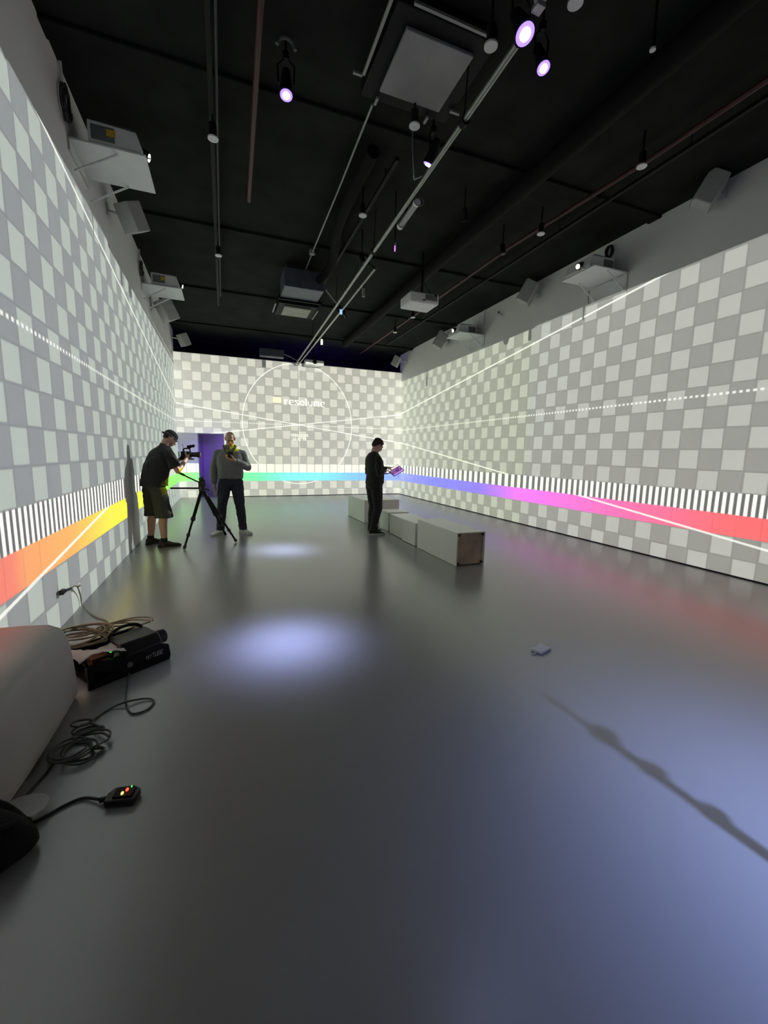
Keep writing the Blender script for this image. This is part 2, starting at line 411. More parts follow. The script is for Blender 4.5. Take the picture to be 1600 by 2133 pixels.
def obj(name, mb, material, parent=None, loc=None, smooth=True, bevel=0, ang=38, sub=0):
    me = bpy.data.meshes.new(name); me.from_pydata([tuple(v) for v in mb.v], [], mb.f); me.validate(); me.update()
    bm = bmesh.new(); bm.from_mesh(me); bmesh.ops.recalc_face_normals(bm, faces=bm.faces); bm.to_mesh(me); bm.free()
    me.materials.append(material)
    o = bpy.data.objects.new(name, me); COL.objects.link(o)
    if parent is not None: o.parent = parent
    if loc is not None: o.location = loc
    if smooth:
        for p in me.polygons: p.use_smooth = True
        me.set_sharp_from_angle(angle=radians(ang))
    if bevel:
        m = o.modifiers.new('bevel', 'BEVEL'); m.width = bevel; m.segments = 2; m.limit_method = 'ANGLE'; m.angle_limit = radians(40)
    if sub:
        m = o.modifiers.new('sub', 'SUBSURF'); m.levels = sub; m.render_levels = sub
    return o
def thing(name, label, cat, loc=(0, 0, 0), rz=0.0, group=None):
    o = bpy.data.objects.new(name, None); COL.objects.link(o); o.location = loc; o.rotation_euler = (0, 0, rz)
    o.empty_display_size = .05; o['label'] = label; o['category'] = cat
    if group: o['group'] = group
    return o
def tag(o, label, cat, group=None, kind=None):
    o['label'] = label; o['category'] = cat
    if group: o['group'] = group
    if kind: o['kind'] = kind
    return o
def struct(name, mb, m, **k):
    o = obj(name, mb, m, **k); o['kind'] = 'structure'; return o
def tree_copy(src, loc, rz=None, label=None, group=None):
    r = src.copy(); COL.objects.link(r); r.location = loc
    if rz is not None: r.rotation_euler = (0, 0, rz)
    if label: r['label'] = label
    if group: r['group'] = group
    for ch in list(src.children):
        c = ch.copy(); COL.objects.link(c); c.parent = r
        for g in list(ch.children):
            d = g.copy(); COL.objects.link(d); d.parent = c
    return r
def spline(pts, per=6):
    P = [Vector(p) for p in pts]; out = []
    for i in range(len(P)-1):
        a, b, c, d = P[max(i-1, 0)], P[i], P[i+1], P[min(i+2, len(P)-1)]
        for k in range(per):
            t = k/per
            out.append(.5*((2*b)+(c-a)*t+(2*a-5*b+4*c-d)*t*t+(3*b-a-3*c+d)*t**3))
    return out + [P[-1]]

# ------------------------------------------------------------------ the room
T = .12
struct('floor', MB().b2((XL-T, YF-T, -.1), (XR+T, 16.6, 0)), M['floor'], smooth=False)
struct('wall_left', MB().b2((XL-T, YF, 0), (XL, YB+.15, ZC)), M['wall'], smooth=False)
struct('wall_right', MB().b2((XR, YF, 0), (XR+T, YB+.15, ZC)), M['wall'], smooth=False)
struct('wall_front', MB().b2((XL-T, YF-T, 0), (XR+T, YF, ZC)), M['wall'], smooth=False)
DX0, DX1, DZ = -.745, .012, 1.985
struct('wall_back', MB().b2((DX1, YB, 0), (XR, YB+.15, ZBK+.012)).b2((XL, YB, 0), (DX0, YB+.15, ZBK+.012)).b2((DX0, YB, DZ), (DX1, YB+.15, ZBK+.012)), M['wall'], smooth=False)
struct('wall_rear', MB().b2((XL-T, 16.5, 0), (XR+T, 16.6, ZC)).b2((XL-T, YB+.15, 0), (XL, 16.5, ZC)).b2((XR, YB+.15, 0), (XR+T, 16.5, ZC)), M['dark_wall'], smooth=False)
struct('ceiling', MB().b2((XL-T, YF-T, ZC), (XR+T, 16.6, ZC+.1)), M['ceil'], smooth=False)
tr = MB()
for y in (4.75, 7.6, 10.4, 13.2): tr.b2((XL, y-.10, ZC-.04), (XR, y+.10, ZC))
struct('trim_1', tr, M['ceil'], smooth=False, bevel=.01)
sk = MB().b2((XR-.012, YF, 0), (XR, YB, .018))
struct('baseboard_right', sk, M['dark_wall'], smooth=False)
struct('baseboard_back', MB().b2((DX1, YB-.01, 0), (XR-.012, YB, .018)), M['dark_wall'], smooth=False)
# door frame and the panels of the room behind, lit by a purple lamp
fr = MB().b2((DX0, YB-.005, 0), (DX0+.03, YB+.16, DZ)).b2((DX1-.03, YB-.005, 0), (DX1, YB+.16, DZ)).b2((DX0+.03, YB-.005, DZ-.03), (DX1-.03, YB+.16, DZ))
struct('door_1', fr, mat('door_frame_paint', (.30, .30, .33), .5), smooth=False)
pn = mat('partition_paint', (.55, .54, .58), .6, noise=.03)
struct('trim_2', MB().b2((-1.25, 14.75, 0), (-.655, 14.80, 2.5)).b2((-.645, 14.78, 0), (1.2, 14.83, 2.5)), pn, smooth=False)
pl = bpy.data.lights.new('purple_room_lamp', 'POINT'); plo = bpy.data.objects.new('purple_room_lamp', pl); COL.objects.link(plo)
plo.location = (.55, 14.45, 1.5); pl.energy = 9; pl.color = (.30, .08, 1.0); pl.shadow_soft_size = .12
vl = bpy.data.lights.new('blue_void_lamp', 'POINT'); vlo = bpy.data.objects.new('blue_void_lamp', vl); COL.objects.link(vlo)
vlo.location = (3.2, 15.2, 3.6); vl.energy = 26; vl.color = (.16, .06, 1.0); vl.shadow_soft_size = .2

# ------------------------------------------------------------------ white plinths
def plinth(loc, size, rz, label, open_end=False, lip=False):
    w, l, h = size
    t = thing('plinth', label, 'plinth', loc, radians(rz), 'white box plinths in a row')
    if not open_end:
        obj('shell', MB().b2((0, 0, .006), (w, l, h)), M['plinth'], t, smooth=False, bevel=.006)
    else:
        k = .016
        m = MB().b2((0, 0, .004), (k, l, h-k)).b2((w-k, 0, .004), (w, l, h-k)).b2((0, 0, h-k), (w, l, h)).b2((k, .06, .004), (w-k, l, k))
        obj('shell', m, M['plinth'], t, smooth=False, bevel=.002)
        obj('end_board', MB().b2((k, .022, k), (w-k, .040, h-k)), M['ply'], t, smooth=False)
        obj('far_board', MB().b2((k, l-.03, k), (w-k, l-.002, h-k)), M['plinth'], t, smooth=False)
        for x in (k+.02, w-k-.02):
            for z in (k+.02, h-k-.02):
                obj('corner_block', MB().box((x, .012, z), (.030, .018, .030)), M['dsole'], t, smooth=False, bevel=.004)
    return t
plinth((2.825, 4.62, 0), (.44, 1.17, .455), 0.6, 'long white plinth nearest the camera, its end showing bare brown board', True)
plinth((2.815, 5.88, 0), (.40, .50, .375), 1.5, 'small white cube plinth touching the far end of the long open plinth')
plinth((2.84, 6.47, 0), (.42, .60, .36), -1, 'second small white plinth, the one just right of the standing man in black shoes')
plinth((2.86, 7.16, 0), (.42, .46, .37), 1, 'white cube plinth mostly hidden behind the legs of the man in black')
plinth((2.72, 8.18, 0), (.80, 1.14, .49), 1.2, 'long white plinth farthest from the camera, closest to the back wall')

# ------------------------------------------------------------------ ceiling: rail, pipes, ducts
RX = lambda y: 2.06 + (y-2.74)*.0215
t = thing('lighting_rail', 'long silver lighting pipe running under the black ceiling down the room', 'lighting rail', (RX(2.7), 2.7, 4.38))
base = Vector((RX(2.7), 2.7, 4.38))
def P(x, y, z): return Vector((x, y, z)) - base
obj('pipe', MB().cyl(P(RX(2.86), 2.86, 4.40), P(RX(13.92), 13.92, 4.34), .024), M['rail'], t)
obj('second_pipe', MB().cyl(P(2.30, 6.5, 4.33), P(2.345, 13.9, 4.27), .017), M['rail'], t)
for y in (3.6, 6.15, 8.55, 11.2, 13.6):
    h = obj('hanger', MB().cyl(P(RX(y), y, 4.42), P(RX(y)+.03, y, ZC-.001), .007, n=8), M['black'], t)
    obj('clamp', MB().cyl(P(RX(y), y-.03, 4.39), P(RX(y), y+.03, 4.39), .04, n=16), M['black'], t)
for y in (6.5, 8.7, 11.0, 13.8):
    obj('spacer', MB().cyl(P(RX(y), y, 4.39), P(2.30+(y-6.5)*.006, y, 4.31), .012, n=8), M['black'], t)
obj('end_bracket', MB().b2(P(2.23, 13.86, 4.24), P(2.37, 13.98, 4.30)).b2(P(2.27, 13.88, 4.30), P(2.33, 13.96, 4.40)), M['silver'], t, bevel=.004)
obj('strut', MB().cyl(P(2.22, 8.5, 4.38), P(1.92, 8.3, 4.56), .014, n=10), M['rail'], t)
t = thing('hanging_bracket', 'pale V-shaped bracket above the brightest lamp at the top edge', 'bracket', (2.08, 2.62, 4.50))
obj('arm', MB().cyl((0, .06, -.02), (-.20, -.10, .06), .018, n=10), M['silver'], t); obj('arm', MB().cyl((0, .06, -.02), (.10, -.16, .10), .018, n=10), M['silver'], t)
obj('plate', MB().box((0, .05, -.03), (.07, .07, .03)), M['silver'], t, bevel=.004)
obj('drop_rod', MB().cyl((0, .06, -.01), (0, .06, .455), .008, n=8), M['black'], t)

def pipe_thing(name, label, cat, pts, r, m, group=None, n=14):
    mb = MB().tube(pts, r, n); c = Vector(pts[0]); mb.v = [v-c for v in mb.v]
    o = obj(name, mb, m, loc=c); tag(o, label, cat, group); return o
pipe_thing('sprinkler_pipe', 'short dull red pipe hanging over the left half of the room', 'pipe', [(.36, .5, 4.84), (.37, 3.8, 4.82), (.42, 6.35, 4.80), (.42, 6.42, 4.86), (.42, 6.42, 4.956)], .028, M['red'])
pipe_thing('sprinkler_pipe', 'long dark red pipe running along the ceiling towards the right wall', 'pipe', [(4.66, -1, 4.82), (4.60, 3.8, 4.82), (4.42, 6.0, 4.81), (4.40, 13.9, 4.80)], .026, M['red'])
pipe_thing('air_duct', 'wide round black duct crossing the ceiling right of the silver rail', 'duct', [(3.62, -1, 4.82), (3.62, 6, 4.82), (3.62, 13, 4.82)], .11, M['duct'], n=24)
pipe_thing('air_duct', 'black hose duct curving down to the grey box unit in mid ceiling', 'duct', spline([(1.68, 4.9, 4.84), (1.70, 6.4, 4.84), (1.84, 7.3, 4.82), (1.88, 7.8, 4.76), (1.76, 8.15, 4.64)]), .075, M['duct'], n=18)
t = thing('conduit', 'thin grey conduit left of the silver rail with a round junction box', 'conduit', (1.48, 4.36, 4.88))
obj('tube', MB().tube([(0, 0, 0), (.03, 1.3, 0), (.05, 3.2, -.01), (.08, 4.6, -.02)], .012, 8), M['silver'], t)
obj('junction_box', MB().cyl((.05, 3.28, -.03), (.05, 3.28, .05), .05), M['silver'], t)
for x, y0, y1, lab in ((-.01, .5, 11.0, 'black lighting track along the left part of the ceiling'), (4.85, 1.2, 12.6, 'black lighting track along the right part of the ceiling'), (1.98, 4.9, 9.2, 'black lighting track beside the silver rail')):
    t = thing('lighting_track', lab, 'track', (x, y0, 4.84))
    obj('channel', MB().b2((-.022, 0, -.02), (.022, y1-y0, .02)), M['black'], t, smooth=False, bevel=.003)
    k = y0+.4
    while k < y1:
        obj('suspension_rod', MB().cyl((0, k-y0, .02), (0, k-y0, .116), .006, n=6), M['black'], t); k += 1.9
    if x == -.01 :
        obj('cable_run', MB().tube([(.05, .3, .0), (.06, 3, -.03), (.05, 6, .01), (.05, 9.8, -.02)], .012, 6), M['rubber'], t)

# pendant downlights: black stem, pale disc below
def pendant(loc, label, r=.052, drop=None):
    t = thing('pendant_downlight', label, 'ceiling lamp', loc, 0, 'pendant downlights with pale discs')
    top = (ZC-loc[2]-.001) if abs(loc[0]) > .1 else .219
    obj('stem', MB().cyl((0, 0, .07), (0, 0, top), .011, n=10), M['black'], t)
    obj('housing', MB().cyl((0, 0, .012), (0, 0, .14), r*.72, n=20), M['black'], t)
    obj('disc', MB().cyl((0, 0, 0), (0, 0, .014), r, n=24), M['white'], t)
    return t
for xy, lab in (((-.0, 5.02), 'pendant downlight over the left side, level with the nearest wall projector'), ((.02, 7.74), 'pendant downlight over the left side, second one into the room'),
  ((4.33, 3.65), 'largest pale pendant downlight over the right side'), ((4.31, 5.17), 'pendant downlight over the right side in front of the near right projector'),
  ((1.83, 5.73), 'pendant downlight with a tall black stem just left of the silver rail'), ((4.19, 9.22), 'right one of two small pendant downlights behind the hanging projector'),
  ((4.27, 10.5), 'left one of two small pendant downlights behind the hanging projector'), ((2.03, 3.15), 'pale round lamp disc between the big diffuser panel and the silver rail'),
  ((2.39, 2.67), 'round lamp disc at the very top edge right of the V bracket'), ((3.2, 2.70), 'tiny pendant downlight alone in the dark upper right'),
  ((1.82, 4.09), 'pale disc lamp below the big diffuser panel beside hanging cables')):
    pendant((*xy, 4.6), lab, .022 if 'tiny' in lab else .052)
pipe_thing('hanging_cables', 'pair of thin cables hanging beside the disc lamp next to the rail', 'cable', spline([(1.83, 4.12, 4.8), (1.85, 4.2, 4.55), (1.93, 4.32, 4.32), (2.0, 4.4, 4.36), (2.07, 4.42, 4.41)]), .006, M['gcable'], n=6)

# small cylinder spots on the second pipe and the white tube lamp
def tube_spot(loc, label, r=.028, l=.13):
    t = thing('cylinder_spotlight', label, 'spotlight', loc, 0, 'small white cylinder spotlights')
    obj('body', MB().cyl((0, 0, -l), (0, 0, 0), r), M['silver'], t); obj('lens', MB().cyl((0, 0, -l-.004), (0, 0, -l), r*.8), M['glass'], t)
    obj('neck', MB().cyl((0, 0, 0), (0, 0, .07), .008, n=8), M['black'], t)
tube_spot((2.31, 7.15, 4.25), 'small pale cylinder spotlight hanging under the middle of the second pipe')
tube_spot((2.33, 10.5, 4.22), 'small pale cylinder spotlight hanging under the far end of the second pipe')
t = thing('tube_lamp', 'white tube lamp with loose cable loops strapped beside the silver rail', 'lamp', (2.19, 4.80, 4.37))
obj('body', MB().cyl((0, 0, 0), (.02, .52, 0), .036), M['silver'], t)
obj('end_cap', MB().cyl((.0, -.02, 0), (0, .02, 0), .041), M['white'], t); obj('end_cap', MB().cyl((.02, .50, 0), (.02, .55, 0), .041), M['white'], t)
obj('strap', MB().b2((-.10, .22, .01), (.02, .25, .045)), M['black'], t)
for a, b in ((-.05, .12), (.45, .11)):
    obj('cable_loop', MB().tube([(b*.8*sin(k*2*pi/20)*.6+.01, a+.02*k/20, -.01+b*.35*cos(k*2*pi/20)) for k in range(20)], .005, 6), M['gcable'], t)
for pos, lab, d in (((2.15, 6.75, 4.55), 'black track spotlight with a white speck left of the rail joint', (.2, -.3, -1)), ((4.09, 5.75, 4.62), 'small black spotlight hanging in the right ceiling between pipes', (0, -.2, -1)),
     ((3.10, 5.25, 4.66), 'small black spotlight right of the tube lamp with cable loops', (.3, .2, -1)), ((2.42, 8.75, 4.33), 'small black spotlight at the mid-rail joint', (.6, .2, -.8))):
    t = thing('track_spotlight', lab, 'spotlight', pos, 0, 'small black track spotlights')
    dv = Vector(d).normalized()
    obj('body', MB().cyl(dv*-.06, dv*.09, .038, .043), M['black'], t); obj('lens', MB().cyl(dv*.088, dv*.094, .034), M['glass'], t)
    obj('stem', MB().cyl((0, 0, 0), (0, 0, ZC-pos[2]-.001 if pos[0] != 2.42 else .08), .010, n=8), M['black'], t)
t = thing('strip_lamp', 'short glowing purple strip lamp right of the silver rail', 'lamp', (2.27, 5.65, 4.24))
obj('tube', MB().cyl((0, 0, -.03), (0, 0, .04), .007), G['purple'], t); obj('holder', MB().cyl((0, 0, .04), (0, 0, ZC-4.24-.001), .009), M['black'], t)
t = thing('strip_lamp', 'small dim blue lamp under the mid-rail joint', 'lamp', (2.27, 8.46, 4.26))
obj('lens', MB().box((0, 0, -.01), (.045, .03, .09)), G['blueled'], t, bevel=.005); obj('holder', MB().cyl((-.01, 0, .03), (-.02, 0, .12), .014), M['black'], t)

# PAR lamps with glowing lens, yoke and clamp
LABS = ['glowing violet-white lamp on its own hook left of the centre, over the floor pool', 'glowing violet-white lamp clamped in the middle of the silver rail',
        'brightest violet-white lamp at the near end of the silver rail', 'small blue-white lamp just right of the rail\'s near end']
for (nm, lp, tg, *_r), lab, r in zip(SPOTS[:4], LABS, (.050, .048, .062, .046)):
    lp = Vector(lp); d = (Vector(tg)-lp).normalized(); c = lp - d*.05
    t = thing('par_lamp', lab, 'stage lamp', c, 0, 'violet-white stage lamps')
    a = d.orthogonal().normalized()
    obj('body', MB().cyl(d*-.22, d*-.02, r*.75, r*1.18).cyl(d*-.02, d*.0, r*1.18, r*1.22), M['black'], t)
    obj('ring', MB().cyl(d*.0, d*.006, r*1.05), G['ring'], t)
    obj('lens', MB().cyl(d*.006, d*.012, r*.60), G['lamp'], t)
    sd = d.cross(Vector((0, 0, 1))).normalized()
    top = Vector((0, 0, .20)) - d*.1
    obj('yoke', MB().tube([sd*r*1.3 - d*.1, sd*r*1.45 + top*.7 - d*.03, top, -sd*r*1.45 + top*.7 - d*.03, -sd*r*1.3 - d*.1], .009, 8), M['black'], t)
    zt = ZC - c.z - .001
    obj('clamp', MB().cyl(top, top+Vector((0, 0, max(.02, zt-top.z))), .012, n=8).cyl(top-Vector((0, 0, .02)), top+Vector((0, 0, .04)), .03), M['black'], t)
    if lab.startswith('glowing violet-white lamp on its own'):
        obj('hook', MB().tube([Vector((.075*cos(k*pi/10), -.03, zt-.10+.07*sin(k*pi/10))) for k in range(11)], .016, 8), M['gcable'], t)

# ceiling cassettes
def cassette(loc, label, s, m, brackets, body=.28):
    t = thing('ceiling_cassette', label, 'air conditioner', loc, 0, 'square ceiling cassettes'); h = s/2
    top = ZC-loc[2]-.001
    obj('housing', MB().b2((-h*1.45, -h*1.45, .03), (h*1.45, h*1.45, min(body, top))), M['black'], t, bevel=.01)
    obj('diffuser', MB().b2((-h, -h, .0), (h, h, .03)), m, t, bevel=.006)
    for (a, b), (c, d) in brackets:
        obj('bracket', MB().b2((a-.012, b-.012, .0), (c+.012, d+.012, .022)), M['silver'], t, bevel=.002)
    return t
q = .50
cassette((1.77, 3.79, 4.80), 'large square grey ceiling diffuser panel in a black frame near the top', .62, M['panel'],
   [((-q, -q), (-q, .22)), ((-q-.08, .22), (-q, .22)), ((-.32, -q), (q-.12, -q)), ((q-.12, -q), (q-.12, -q+.08)), ((-.30, .40), (-.30, .46)), ((.24, .42), (.24, .48)), ((.42, .26), (.50, .26))], .16)
cassette((1.66, 10.2, 4.66), 'small cream square ceiling diffuser far down the room left of the rail', .60, M['panel2'],
   [((-.5, -.4), (-.5, .2)), ((.45, -.3), (.45, .35))], .20)
t = thing('duct_box', 'blue-grey metal box unit on the ceiling in front of the cream diffuser', 'duct', (1.52, 8.55, 4.50))
obj('box', MB().b2((-.38, -.30, 0), (.36, .32, .33)), M['blue'], t, bevel=.01); obj('flange', MB().b2((-.42, .32, -.03), (.44, .36, .02)), M['black'], t)
obj('hanger', MB().cyl((-.3, -.2, .33), (-.3, -.2, .456), .01, n=6), M['black'], t); obj('hanger', MB().cyl((.3, .2, .33), (.3, .2, .456), .01, n=6), M['black'], t)
t = thing('duct_box', 'blue-grey metal box unit just above the back wall projection', 'duct', (1.48, 13.72, 4.36))
obj('box', MB().b2((-.36, -.12, 0), (.36, .14, .22)), M['blue'], t, bevel=.01); obj('hanger', MB().cyl((.2, 0, .22), (.2, 0, .596), .012, n=6), M['black'], t)
obj('side_bracket', MB().tube([(.36, 0, .12), (.55, .02, .08), (.74, .05, .0)], .012, 6), M['silver'], t)

# ------------------------------------------------------------------ wall projectors on shelves
def wall_projector(yc, side, zs, lab_s, lab_p, sticker=True):
    """side -1 = on the left wall, +1 = on the right wall; local +x points into the room"""
    wx, rz = (XL, 0) if side < 0 else (XR, pi)
    f = 1 if side < 0 else -1                    # keeps the camera side (-y in the world) recognisable
    sh = thing('projector_shelf', lab_s, 'shelf', (wx, yc, zs), rz, 'projector shelves on the side walls')
    dep = .66 if side < 0 else .70
    obj('board', MB().b2((.002, -.33, 0), (dep, .33, .02)), M['shelf'], sh, bevel=.003)
    obj('wall_plate', MB().b2((.002, -.33, -.26 if side > 0 else -.10), (.018, .33, -.002)), M['shelf'], sh, bevel=.003)
    for y in (-.26, .29):
        obj('brace', MB().cyl((.02, y, -.24), (.40, y, -.004), .011, n=8), M['shelf'], sh)
    pj = thing('projector', lab_p, 'projector', (wx, yc, zs+.021), rz, 'wall projectors')
    x0, x1 = .16, dep-.03
    mb = MB(); prof = [(x0, .015), (x1-.02, .015), (x1, .05), (x1-.05, .20), (x0, .215)]
    mb.rings([[(x, y, z) for x, z in prof] for y in (-.30, .20)])
    obj('body', mb, M['white'], pj, bevel=.012)
    for x in (x0+.05, x1-.09):
        for y in (-.25, .15): obj('foot', MB().cyl((x, y, 0), (x, y, .017), .014, n=10), M['black'], pj)
    yv = -.301*f if f > 0 else .201
    obj('vent', MB().box(((x0+.13), yv, .11), (.20, .006, .13)), M['grey'], pj)
    if sticker: obj('sticker', MB().box((x0+.20, yv-.004*f, .125), (.075, .006, .06)), M['yellow'], pj)
    ly = -.13*f if f > 0 else .0
    obj('lens_barrel', MB().cyl((x1-.04, ly, .105), (x1+.035, ly, .085), .062, .052), M['plastic'], pj)
    obj('lens', MB().cyl((x1+.0355, ly, .0849), (x1+.040, ly, .0837), .034), G['lens'], pj)
    obj('top_rim', MB().b2((x0+.02, -.28, .208), (x1-.10, .18, .222)), M['grey'], pj)
    obj('lever', MB().tube([(x1, ly-.10*f, .03), (x1+.04, ly-.11*f, .02), (x1+.06, ly-.08*f, .035)], .008, 6), M['white'], pj)
wall_projector(5.55, -1, 4.40, 'near shelf board on the left wall carrying a projector', 'white projector with yellow sticker, nearer one on the left wall')
wall_projector(9.35, -1, 4.43, 'far shelf board on the left wall carrying a projector', 'white projector with yellow sticker, farther one on the left wall')
wall_projector(5.45, 1, 4.34, 'near shelf board on the right wall carrying a projector', 'white projector with bright lens, nearer one on the right wall', False)
wall_projector(9.30, 1, 4.36, 'far shelf board on the right wall carrying a projector', 'white projector with lit lens, farther one on the right wall', False)
def coil(loc, label, r, n, m, flat='x', seed=1, wire=.006):
    rnd = random.Random(seed); pts = []
    for k in range(n*18):
        a = 2*pi*k/18; rr = r*(1+.16*sin(k*.37+seed)+rnd.uniform(-.03, .03)); d = .012*(k/18) + rnd.uniform(-.004, .004)
        pts.append((d, rr*cos(a)*.62, rr*sin(a)) if flat == 'x' else (rr*cos(a), rr*sin(a)*.8, abs(d)*.5+wire))
    o = obj('cable_coil', MB().tube(pts, wire, 6), m, loc=loc); tag(o, label, 'cable'); return o
coil((XL+.012, 5.12, 4.66), 'black cable coil on the left wall beside the near projector', .15, 4, M['rubber'], seed=2)
coil((XL+.012, 8.93, 4.66), 'black cable coil on the left wall beside the far projector', .12, 4, M['rubber'], seed=3)
coil((XR-.06, 5.50, 4.80), 'black cable coil on the right wall above the near projector', .09, 5, M['rubber'], seed=4, wire=.010)
for (x, y, s), lab in (((XL, 5.10, 1), 'pale cable conduit on the left wall above the near projector'), ((XL, 8.90, 1), 'pale cable conduit on the left wall above the far projector'), ((XR, 9.0, -1), 'pale cable conduit on the right wall above the far projector')):
    pipe_thing('wall_conduit', lab, 'conduit', [(x+.02*s, y+.05, 4.5), (x+.02*s, y+.02, 4.72), (x+.02*s, y, 4.955)], .013, M['shelf'])
pipe_thing('hanging_cable', 'thin dark cable hanging down under the near right shelf', 'cable', spline([(XR-.012, 5.86, 4.33), (XR-.012, 5.87, 4.22), (XR-.012, 5.85, 4.12)]), .006, M['gcable'], n=6)

# wall speakers on brackets
def wall_speaker(loc, side, label, yaw=25, k=1.0):
    t = thing('wall_speaker', label, 'speaker', loc, 0, 'white speakers high on the walls')
    R = Euler((0, radians(28*side), radians(-yaw*side))).to_matrix().to_4x4()
    S = Matrix.Scale(k, 4)
    prof = [(-.13, -.15), (.10, -.19), (.14, -.12), (.14, .12), (.10, .19), (-.13, .15)]
    mb = MB().rings([[(x*-side, y, z) for x, y in prof] for z in (-.21, .21)]).xf(R @ S)
    obj('cabinet', mb, M['speaker'], t, bevel=.012)
    g = MB().rings([[(x*-side*1.0, y, z) for x, y in ((.139, -.115), (.147, -.10), (.147, .10), (.139, .115))] for z in (-.19, .19)]).xf(R @ S)
    obj('grille', g, M['grey'] if side > 0 else M['speaker'], t)
    wallx = XL if side < 0 else XR
    if abs(loc[0]-wallx) < 1:
        obj('bracket', MB().cyl((0, 0, 0), (wallx-loc[0]-.002*-side, 0, .03), .016, n=10), M['shelf'], t)
        obj('mount_plate', MB().box((wallx-loc[0]-.008*side, 0, .03), (.012, .10, .14)), M['shelf'], t)
    return t
wall_speaker((-1.03, 6.72, 4.47), -1, 'white wall speaker between the two left projectors', 50, .8)
wall_speaker((-1.02, 10.15, 4.34), -1, 'white wall speaker just below and behind the far left projector', 30)
wall_speaker((-.98, 13.70, 4.60), -1, 'white wall speaker in the far left corner above the back wall projection', 40, .8)
wall_speaker((5.76, 3.85, 4.78), 1, 'dim white wall speaker nearest the camera at the top of the right wall', 50, .85)
wall_speaker((5.74, 7.15, 4.68), 1, 'white wall speaker between the two right projectors', 45, .95)
wall_speaker((5.74, 10.75, 4.62), 1, 'white wall speaker beyond the far right projector', 25)
wall_speaker((5.60, 13.60, 4.60), 1, 'white wall speaker in the far right corner, tinted violet', 40, .8)
def wall_mount(loc, label, side):
    t = thing('speaker_mount', label, 'bracket', loc)
    obj('arm', MB().cyl((0, 0, 0), (-.10*side, .02, .06), .012, n=8), M['silver'], t); obj('knuckle', MB().ell((-.10*side, .02, .06), .028), M['grey'], t)
wall_mount((XL+.002, 7.75, 4.72), 'small empty bracket on the left wall beyond the nearer speaker', -1)
wall_mount((XR-.002, 8.3, 4.62), 'small empty bracket on the right wall below the nearer speaker', 1)

# hanging projector and the small one by the back wall
t = thing('hanging_projector', 'white projector hanging from a black pole right of the rail', 'projector', (3.30, 7.02, 4.04))
obj('body', MB().rings([[(x, y, z) for x, y in ((-.27, -.24), (.27, -.24), (.27, .22), (-.27, .22))] for z in (0, .17)]), M['white'], t, bevel=.025)
obj('vent', MB().box((.12, -.243, .10), (.22, .006, .09)), M['grey'], t)
obj('latch', MB().box((-.02, -.246, .045), (.05, .012, .014)), M['black'], t); obj('socket', MB().box((.20, -.246, .14), (.04, .012, .03)), M['black'], t)
obj('lens_barrel', MB().cyl((0, .20, .07), (0, .225, .06), .05), M['plastic'], t)
obj('pole', MB().cyl((.05, 0, .17), (.05, 0, ZC-4.04-.001), .020), M['black'], t)
obj('pole_bracket', MB().b2((-.06, -.08, .17), (.16, .08, .20)), M['black'], t)
obj('cable', MB().tube(spline([(.12, -.18, .17), (.14, -.1, .26), (.08, -.02, .40), (.075, 0, .8), (.07, 0, .91)]), .008, 6), M['rubber'], t)
t = thing('short_throw_projector', 'pale projector with dark lens sitting at the top edge of the back wall', 'projector', (2.80, 13.78, 4.22))
obj('body', MB().b2((-.30, -.14, 0), (.30, .14, .17)), M['white'], t, bevel=.02)
obj('lens_barrel', MB().cyl((0, -.165, .10), (0, -.13, .10), .065), M['plastic'], t); obj('lens', MB().cyl((0, -.172, .10), (0, -.164, .10), .048), M['glass'], t)
obj('mount', MB().cyl((0, 0, .17), (0, 0, ZC-4.22-.001), .02), M['black'], t)

# ------------------------------------------------------------------ things on the floor, left foreground
t = thing('moulded_bench', 'cream curved bench filling the lower left corner against the wall', 'bench', (XL, 2.0, 0))
secs = []
for y, k in ((.79, 1.0), (.75, 1.02), (.4, 1.03), (.1, 1.02), (-.03, 1.0), (-.12, .92), (-.17, .70), (-.185, .5)):
    w = .425*k
    pr = [(.004, 0), (w*.98, 0), (w*1.03, .03), (w*1.035, .09), (w*1.02, .20), (w*1.0, .30), (w*.965, .38), (w*.90, .435), (w*.78, .462), (w*.5, .472), (.004, .475)]
    hk = 1.0 if k > .95 else (.93 if k > .8 else .8)
    secs.append([(x, y, z*hk) for x, z in pr])
obj('shell', MB().rings(secs), M['bench'], t, ang=60, bevel=.006)
t = thing('paper_plate', 'pale round dish at the end of the cream bench with a cable running out', 'plate', (-.80, 1.875, .0))
obj('disc', MB().rings([[(r*cos(2*pi*k/28), r*.8*sin(2*pi*k/28), z) for k in range(28)] for r, z in ((.048, .0), (.060, .03), (.086, .038), (.088, .044), (.060, .040))]), M['paper'], t)
# black fleece bag
t = thing('fleece_bag', 'black fleece bag slumped on the floor in the bottom left corner', 'bag', (-1.0, 1.68, 0))
mb = MB(); rnd = random.Random(3)
rs = []
for k in range(13):
    th = pi*.5*k/12; row = []
    for i in range(36):
        a = 2*pi*i/36; w = 1+.07*sin(3*a+1)+.05*sin(5*a+k*.3)+rnd.uniform(-.012, .012)
        row.append((.29*cos(th)**.55*cos(a)*w if k < 12 else .01*cos(a), (.17*cos(th)**.55*sin(a)*w if k < 12 else .01*sin(a)), .002+.20*sin(th)*(1+.06*sin(2*a))))
    rs.append(row)
obj('body', MB().rings(rs), M['fleece'], t, ang=180, sub=1)
obj('strap', MB().tube(spline([(.10, -.12, .14), (.22, -.06, .17), (.27, .05, .10), (.25, .10, .03)]), .012, 8), M['fleece'], t)
obj('trim_edge', MB().tube(spline([(-.20, .10, .15), (0, .135, .165), (.16, .12, .14), (.27, .06, .07)]), .016, 8), M['fleece'], t)

